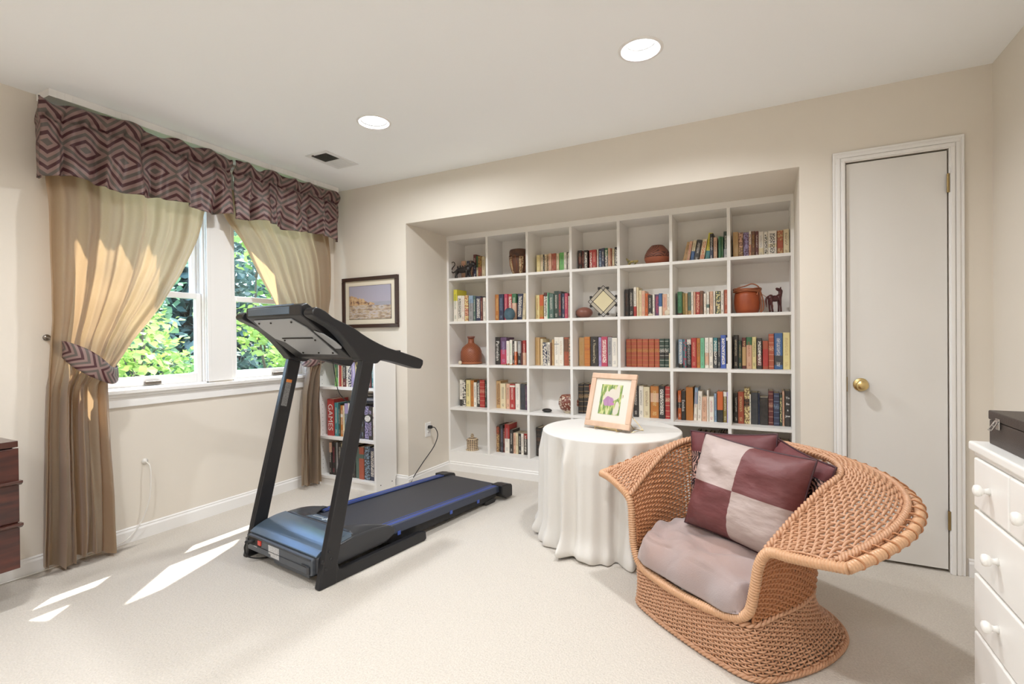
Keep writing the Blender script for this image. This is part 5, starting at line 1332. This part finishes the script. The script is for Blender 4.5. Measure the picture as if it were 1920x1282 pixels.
def weave(fn, ns, nr, r, amp, name, m, parent, closed=False, v0=0.02, v1=.98, sp_r=.0035, var=.0012):
    mb = MB(); rn = random.Random(len(name) * 7 + ns)
    sub = 4; N = ns * sub
    for j in range(nr):
        v = v0 + (v1 - v0) * (j + .5) / nr; path = []
        off = rn.uniform(-.1, .1) / nr; jit = rn.uniform(.9, 1.12)
        for k in range(N + (0 if closed else 1)):
            u = k / N; p = Vector(fn(u, v + off)); e = .25 / N
            du = Vector(fn(min(1, u + e) if not closed else u + e, v)) - Vector(fn(max(0, u - e) if not closed else u - e, v)); dv = Vector(fn(u, min(1, v + .02))) - Vector(fn(u, max(0, v - .02)))
            n = du.cross(dv); n = n.normalized() if n.length > 1e-9 else Vector((0, 0, 1))
            path.append(p + n * amp * math.cos(math.pi * (k / sub + j)))
        mb.tube(path, r * jit, 6, closed=closed)
    o = mb.build(name, m, parent, smooth=True)
    mb = MB()
    for i in range(ns + (0 if closed else 1)):
        mb.tube([fn(i / ns, v0 + (v1 - v0) * t / 6) for t in range(7)], sp_r, 6)
    mb.build(name + '_stake', m, parent, smooth=True)
    return o
weave(base, 92, 20, .0037, .0046, 'base_weave', 'wicker', wc_, closed=True, v0=.03, v1=.98, sp_r=.0036)
weave(wall, 74, 34, .0038, .0046, 'seat_wall_weave', 'wicker_inner', wc_, sp_r=.0042)
weave(wing, 78, 20, .0044, .0052, 'wing_weave', 'wicker', wc_, sp_r=.0040)
def twist(path, r, off, turns, name, m, strands=2, closed=False):
    mb = MB(); P = resample(path, int(turns * 10)); n = len(P)
    for s in range(strands):
        q = []
        for i, p in enumerate(P):
            a = P[max(0, i - 1)]; b_ = P[min(n - 1, i + 1)]; t = (b_ - a).normalized(); up = Vector((0, 0, 1)); sd = t.cross(up).normalized(); up = sd.cross(t)
            th = 2 * math.pi * (i / 10 + s / strands); q.append(p + sd * math.cos(th) * off + up * math.sin(th) * off)
        mb.tube(q, r, 7, closed=False)
    return mb.build(name, m, wc_, smooth=True)
twist(BB, .0055, .0050, 46, 'base_border_braid', 'wicker', 3)
twist([p + Vector((0, 0, .008)) for p in BT], .0060, .0050, 44, 'waist_braid', 'wicker', 2)
twist([p + Vector((0, 0, .006)) for p in Kc], .0062, .0058, 52, 'crease_braid', 'wicker', 2)
twist([wing(i / 200, .88) + Vector((0, 0, .009)) for i in range(201)], .0060, .0062, 56, 'wing_border_braid', 'wicker', 3)
front = [Mc[-1], Vector((.50, -.006, .488)), Vector((.42, -.010, .474)), Vector((.352, -.010, .462)), Vector((.318, -.010, .410)), Vector((.300, -.010, .320)), Vector((.278, -.012, .235)), Vector((.225, -.018, .196)), Vector((.12, -.026, .178)), Vector((0, -.030, .172)), Vector((-.12, -.026, .170)), Vector((-.235, -.016, .182)), Vector((-.286, -.010, .235)), Vector((-.300, -.008, .320)), Vector((-.308, -.006, .400)), Vector((-.330, -.005, .450)), Vector((-.40, -.003, .482)), Vector((-.47, -.001, .500)), Mc[0]]
fpth = arc(front, 400); loop = resample(list(Mc) + fpth[1:], 1)
P = resample(fpth, 620); n = len(P)
MB().tube(P, [.0150 + .0022 * (1 if i % 4 < 2 else -1) for i in range(n)], 12).build('front_rim', 'cane_wrap', wc_, smooth=True)
P = resample(Mc, 800); MB().tube(P, [.0155 + .0010 * (1 if i % 4 < 2 else -1) for i in range(len(P))], 12).build('outer_rim', 'cane_wrap', wc_, smooth=True)
m = MB()
for k in range(1, 46):
    p = lp(Mc, k / 46); q = lp(Mc, k / 46 + .004); t = (q - p).normalized(); w_ = wing(k / 46 + .006, .86) + Vector((0, 0, .012)); nrm = (w_ - p).normalized(); bn = t.cross(nrm)
    loop_ = [p + (nrm * math.cos(a) * .0185 + bn * math.sin(a) * .0185) + (nrm * .012 if math.cos(a) > .5 else Vector()) + t * .012 * math.sin(a / 2) for a in [2 * math.pi * i / 14 for i in range(14)]]
    m.tube(loop_, .0026, 6, closed=True)
m.build('rim_binding', 'wicker_inner', wc_, smooth=True)
# seat board (woven) under the cushion
m = MB().prism([(p.x * .93, p.y * .93 + .01) for p in ring([(0, 0, 0), (.26, .01, 0), (.27, .2, 0), (.2, .40, 0), (0, .46, 0), (-.2, .40, 0), (-.27, .2, 0), (-.26, .01, 0)], 60)], 'z', .188, .198); m.build('seat_base', 'wicker_inner', wc_)

CH = wc_.matrix_basis.copy(); CH = Matrix.Translation((-.2715, 1.9805, 0)) @ Matrix.Rotation(-.628, 4, 'Z')
def seat(u, v):
    """draped cushion cover: u left-right, v back-front"""
    s = 2 * u - 1
    if v < .70:
        t = v / .70; y = .445 - t * .405; z = .318 + .020 * math.sin(math.pi * t) - .020 * t
        hw = .272 - .12 * max(0, (y - .25) / .2) ** 1.5
    else:
        t = (v - .70) / .30; q = t * math.pi / 2 * 1.1; y = .04 - .066 * math.sin(q); z = .299 - .118 * (1 - math.cos(q)) / (1 - math.cos(math.pi / 2 * 1.1)); hw = .272 - .030 * t; z += .020 * t * s * s
    z += .018 * (1 - s * s) - .05 * max(0, abs(s) - .9) / .1 * (1 if v > .0 else 0)
    x = s * hw
    x_ = x; 
    fold = mnoise.noise(Vector((x * 5 + y * 9, y * 16 - x * 7, 2.3))) * .018 + abs(mnoise.noise(Vector((x * 6 - y * 9, y * 9 + x * 4, 7.7)))) * .030
    fold += .008 * math.sin(38 * (y - .9 * x * x * 3) + 4 * x) * math.exp(-((v - .72) / .25) ** 2)
    z = max(z, .184 + .035 * s ** 4) if v > .75 else z
    if s < -.7 and v > .3: z += .030 * (-s - .7) / .3 * math.sin(math.pi * min(1, (v - .3) / .6))
    return CH @ Vector((x_, y - (fold * .8 if v > .75 else 0), z + (fold if v < .8 else fold * .4)))
cu = MB().grid(seat, 110, 90)
tag(cu.build('seat_cushion', 'seat_cloth', smooth=True, solid=.004), 'mauve-grey cloth covered seat cushion in the wicker armchair', 'cushion')
def pillow(name, lab, w, h, t, m, M, seed, piping='piping_dark', pinch=.06):
    N = 44; mb = MB()
    def sh(a): return a
    for side in (-1, 1):
        def fn(u, v):
            x, z = 2 * u - 1, 2 * v - 1
            ex = 1 - pinch * (1 - z * z) * 1.0; ez = 1 - pinch * (1 - x * x) * 1.0
            th = ((1 - x ** 4) * (1 - z ** 4)) ** .62
            wr = mnoise.noise(Vector((x * 2.6, z * 2.6, seed))) * .018 * th + abs(mnoise.noise(Vector((x * 4 + z, z * 9, seed + 5)))) * .012 * th * (1 - th * .5)
            return Vector((x * w / 2 * ex, side * (t / 2 * th + wr), z * h / 2 * ez))
        mb.grid(fn, N, N)
    o = mb.build(name, m, smooth=True); o.matrix_world = M
    tag(o, lab, 'pillow')
    path = []
    for k in range(4):
        for i in range(30):
            a = -1 + 2 * i / 30; x, z = ((a, -1), (1, a), (-a, 1), (-1, -a))[k]
            path.append(Vector((x * w / 2 * (1 - pinch * (1 - z * z)), 0, z * h / 2 * (1 - pinch * (1 - x * x)))))
    MB().tube(path, .0042, 6, closed=True).build('piping', piping, o, smooth=True)
    return o
def pm(x, y, z, rz, lean, roll=0): return CH @ Matrix.Translation((x, y, z)) @ Matrix.Rotation(R(rz), 4, 'Z') @ Matrix.Rotation(R(lean), 4, 'X') @ Matrix.Rotation(R(roll), 4, 'Y')
pillow('throw_pillow', 'maroon and mauve four-square patchwork throw pillow at front of wicker armchair', .47, .39, .17, 'pillow_patchwork', pm(.075, .235, .535, 4, -17, 3), 1)
g = MATS['pillow_flower']
pillow('throw_pillow', 'maroon throw pillow with dark flower print behind the patchwork pillow, left side', .40, .40, .10, 'pillow_back', pm(-.11, .385, .530, 10, -12, -6), 4) if 'pillow_back' in MATS else None
pillow('throw_pillow', 'maroon throw pillow with pink flower print behind the patchwork pillow, right side', .35, .33, .09, 'pillow_back', pm(.165, .395, .545, -22, -12, 6), 8) if 'pillow_back' in MATS else None

# ------------------------------------------------------------------ white dresser on the right and the box on it
dr = empty('white_dresser', 'white painted dresser with round white knobs against the right wall', 'dresser', (0, 0, 0))
DX, DY0, DY1 = .512, .88, 1.760
MB().box((DX, DY0, .03), (XR - .02, DY1, .836)).build('carcass', 'dresser_paint', dr, bevel=.002)
MB().box((DX - .018, DY0 - .015, .836), (XR - .015, DY1 + .012, .861)).build('dresser_top', 'dresser_paint', dr, bevel=.006, seg=3)
MB().box((DX - .008, DY0 - .006, .824), (XR - .02, DY1 + .004, .836)).build('top_moulding', 'dresser_paint', dr, bevel=.003)
def drawer(y0, y1, z0, z1, ks):
    o = MB().box((DX - .012, y0, z0), (DX, y1, z1)).build('drawer', 'dresser_paint', dr, bevel=.004, seg=3)
    for ky in ks:
        MB().lathe([(0, 0), (.0095, 0), (.0065, .008), (.0075, .013), (.0125, .016), (.0150, .022), (.0135, .029), (.007, .032), (0, .0325)], 28, (DX - .012, ky, (z0 + z1) / 2), Matrix.Rotation(R(-90), 4, 'Y')).build('knob', 'dresser_paint', o, smooth=True)
w_ = (DY1 - DY0 - .024) / 4
for k in range(4): a = DY1 - .008 - (k + 1) * w_ - k * .003; drawer(a, a + w_ - .002, .690, .820, [a + w_ / 2])
for z0, z1 in ((.518, .680), (.362, .508), (.206, .352), (.050, .196)): drawer(DY0 + .008, DY1 - .008, z0, z1, [DY1 - .165, DY0 + .165])
bx = empty('leather_box', 'dark brown leather box with silver clasp on the white dresser', 'box', (.53, 1.744, .861))
MB().box((0, -.36, 0), (.26, 0, .0625)).build('box_body', 'leather_brown', bx, bevel=.002)
MB().box((-.002, -.362, .064), (.262, .002, .088)).build('box_lid', 'leather_brown', bx, bevel=.003)
cl = MB().box((-.0045, -.075, .046), (-.002, -.052, .074)).build('clasp', 'chrome', bx, bevel=.001)
q = Matrix.Translation((-.004, -.064, .068)) @ Matrix.Rotation(R(28), 4, 'Y')
m = MB(); m.box((-.0025, -.0115, -.030), (0, -.008, 0), q).box((-.0025, .008, -.030), (0, .0115, 0), q).box((-.0025, -.0115, -.004), (0, .0115, 0), q).box((-.0025, -.0115, -.030), (0, .0115, -.026), q).box((-.0025, -.010, -.016), (0, .010, -.0145), q); m.build('clasp_flap', 'chrome', bx, bevel=.0006)

# ------------------------------------------------------------------ dark dresser on the left edge
dd = empty('dark_dresser', 'dark rosewood dresser with full-width drawer lips left of the window', 'dresser', (0, 0, 0))
EX, EY0, EY1 = -2.85, -.45, .918
MB().box((XL + .03, EY0, .195), (EX - .006, EY1 - .002, .700)).build('carcass', 'rosewood', dd, bevel=.002)
MB().box((XL + .02, EY0 - .01, .708), (EX, EY1, .735)).build('dresser_top', 'rosewood_top', dd, bevel=.002)
MB().box((XL + .04, EY0, .698), (EX - .02, EY1 - .012, .709)).build('top_spacer', 'gap_dark', dd)
for z0, z1, lip in ((.564, .704, 0), (.388, .552, 1), (.190, .370, 1)):
    o = MB().box((EX - .006, EY0 + .004, z0), (EX + .004, EY1, z1)).build('drawer', 'rosewood', dd, bevel=.002)
    if lip: MB().prism([(EX - .002, z1 - .006), (EX + .012, z1 - .004), (EX + .026, z1 + .006), (EX + .026, z1 + .016), (EX - .002, z1 + .016)], 'y', EY0, EY1 + .006).build('drawer_lip', 'rosewood_top', o, bevel=.002)
for ly in (EY0 + .08, EY1 - .22):
    for lx in (XL + .08, EX - .10): MB().box((lx - .02, ly - .02, 0), (lx + .02, ly + .02, .197)).build('leg', 'rosewood', dd, bevel=.002)

# ------------------------------------------------------------------ trees and ground outside the windows
struct(MB().box((-45, -20, -3.3), (XL - .3, 40, -3.2)).build('ground', 'grass'))
def leaf_pts(s, kind):
    if kind == 0: return [(0, 0), (.5 * s, .35 * s), (.35 * s, .6 * s), (0, 1.0 * s), (-.35 * s, .6 * s), (-.5 * s, .35 * s)]
    return [(0, 0), (.3 * s, .5 * s), (0, s), (-.3 * s, .5 * s)]
def foliage(centers, n, s, kind, seed, spread, droop=.3):
    rn = random.Random(seed); v = []; f = []
    for _ in range(n):
        c = rn.choice(centers); p = Vector(c[:3]) + Vector((rn.gauss(0, 1), rn.gauss(0, 1), rn.gauss(0, .7))) * (c[3] * spread)
        M = Matrix.Rotation(rn.uniform(0, 6.28), 3, 'Z') @ Matrix.Rotation(rn.uniform(-1.0, 1.0) - droop, 3, 'X') @ Matrix.Rotation(rn.uniform(-.8, .8), 3, 'Y')
        q = leaf_pts(s * rn.uniform(.6, 1.3), kind); o = len(v); bend = rn.uniform(.05, .3)
        v += [tuple(p + M @ Vector((a, b, -bend * abs(a)))) for a, b in q]; f.append(tuple(range(o, o + len(q))))
    mb = MB(); mb.v = v; mb.f = f; return mb
def tree(lab, x, y, ztop, rad, trunk_r, m, n, s, kind, seed, zlow, group, nb=16):
    rn = random.Random(seed); t = empty('tree', lab, 'tree', (x, y, -3.2), 0, group); cs = []; mb = MB()
    H = ztop + 3.2; tp = [(0, 0, 0)]; 
    for k in range(1, 7): tp.append((rn.uniform(-.1, .1) * k / 2, rn.uniform(-.1, .1) * k / 2, H * .92 * k / 6))
    mb.tube(arc(tp, 24), [trunk_r * (1 - .8 * i / 24) for i in range(25)], 8)
    for k in range(nb):
        z = (zlow + 3.2) + (H * .95 - zlow - 3.2) * (k + .5) / nb; a = rn.uniform(0, 6.28); L = rad * rn.uniform(.55, 1.0) * (1 - .45 * (z / H) ** 3)
        b0 = Vector((tp[min(6, int(z / H * 6))][0], tp[min(6, int(z / H * 6))][1], z - .3)); e = Vector((math.cos(a) * L, math.sin(a) * L, z + rn.uniform(-.1, .5)))
        mid = b0.lerp(e, .5) + Vector((0, 0, .15)); mb.tube(arc([b0, mid, e], 8), [trunk_r * .35 * (1 - .85 * i / 8) for i in range(9)], 5)
        for q in (.45, .7, 1.0): c = b0.lerp(e, q); cs.append((c.x, c.y, c.z, rad * .30))
    mb.build('trunk', 'bark', t, smooth=True)
    foliage(cs, n, s, kind, seed + 1, 1.0).build('foliage', m, t)
back = [(-11.0, 2.6, 4.6, 1.5), (-11.3, 6.2, 5.2, 1.55), (-11.0, 9.9, 5.0, 1.55), (-11.6, 13.8, 5.6, 1.6), (-16.0, 4.4, 7.0, 2.0), (-16.3, 9.2, 7.6, 2.1), (-16.5, 14.3, 7.4, 2.1)]
pos = ['leftmost beyond the left window', 'behind the left window middle', 'seen through the right window', 'far right beyond the right window', 'far row, above the left window', 'tallest one in the far row', 'far row at right window edge']
for i, (x, y, zt, rd) in enumerate(back): tree('dark blue-green tree outside, ' + pos[i], x, y, zt, rd, .14, 'leaf_teal', 15000, .27, 1, 20 + i, -2.2, 'dark trees outside the windows', 26)
mid = [(-7.9, 3.7, 2.6, .85), (-7.9, 6.6, 3.2, .95), (-8.2, 9.6, 3.6, 1.0)]
pos = ['behind left window', 'between the two windows', 'behind right window']
for i, (x, y, zt, rd) in enumerate(mid): tree('mid green tree outside, ' + pos[i], x, y, zt, rd, .07, 'leaf_mid', 4200, .13, 0, 50 + i, -1.2, 'mid green trees outside')
near = [(-5.5, 2.70, 1.30, .5, 900), (-5.3, 4.10, 3.3, .5, 2200), (-6.5, 5.5, 2.3, .55, 900), (-6.6, 3.45, 1.75, .5, 900)]
pos = ['low under the left window', 'nearest the right window', 'further right', 'lower middle, left window']
for i, (x, y, zt, rd, n_) in enumerate(near): tree('lime-green leafy sapling outside, ' + pos[i], x, y, zt, rd, .035, 'leaf_lime', n_, .085, 0, 70 + i, -.6, 'lime green saplings outside', 12)

# lettering becomes real mesh
bpy.context.view_layer.update(); dg = bpy.context.evaluated_depsgraph_get()
for tx in TITLES:
    me = bpy.data.meshes.new_from_object(tx.evaluated_get(dg)); me.name = 'spine_title'
    o = bpy.data.objects.new('spine_title', me); COL.objects.link(o); o.parent = tx.parent; o.matrix_local = tx.matrix_local.copy()
    c = tx.data; bpy.data.objects.remove(tx); bpy.data.curves.remove(c)
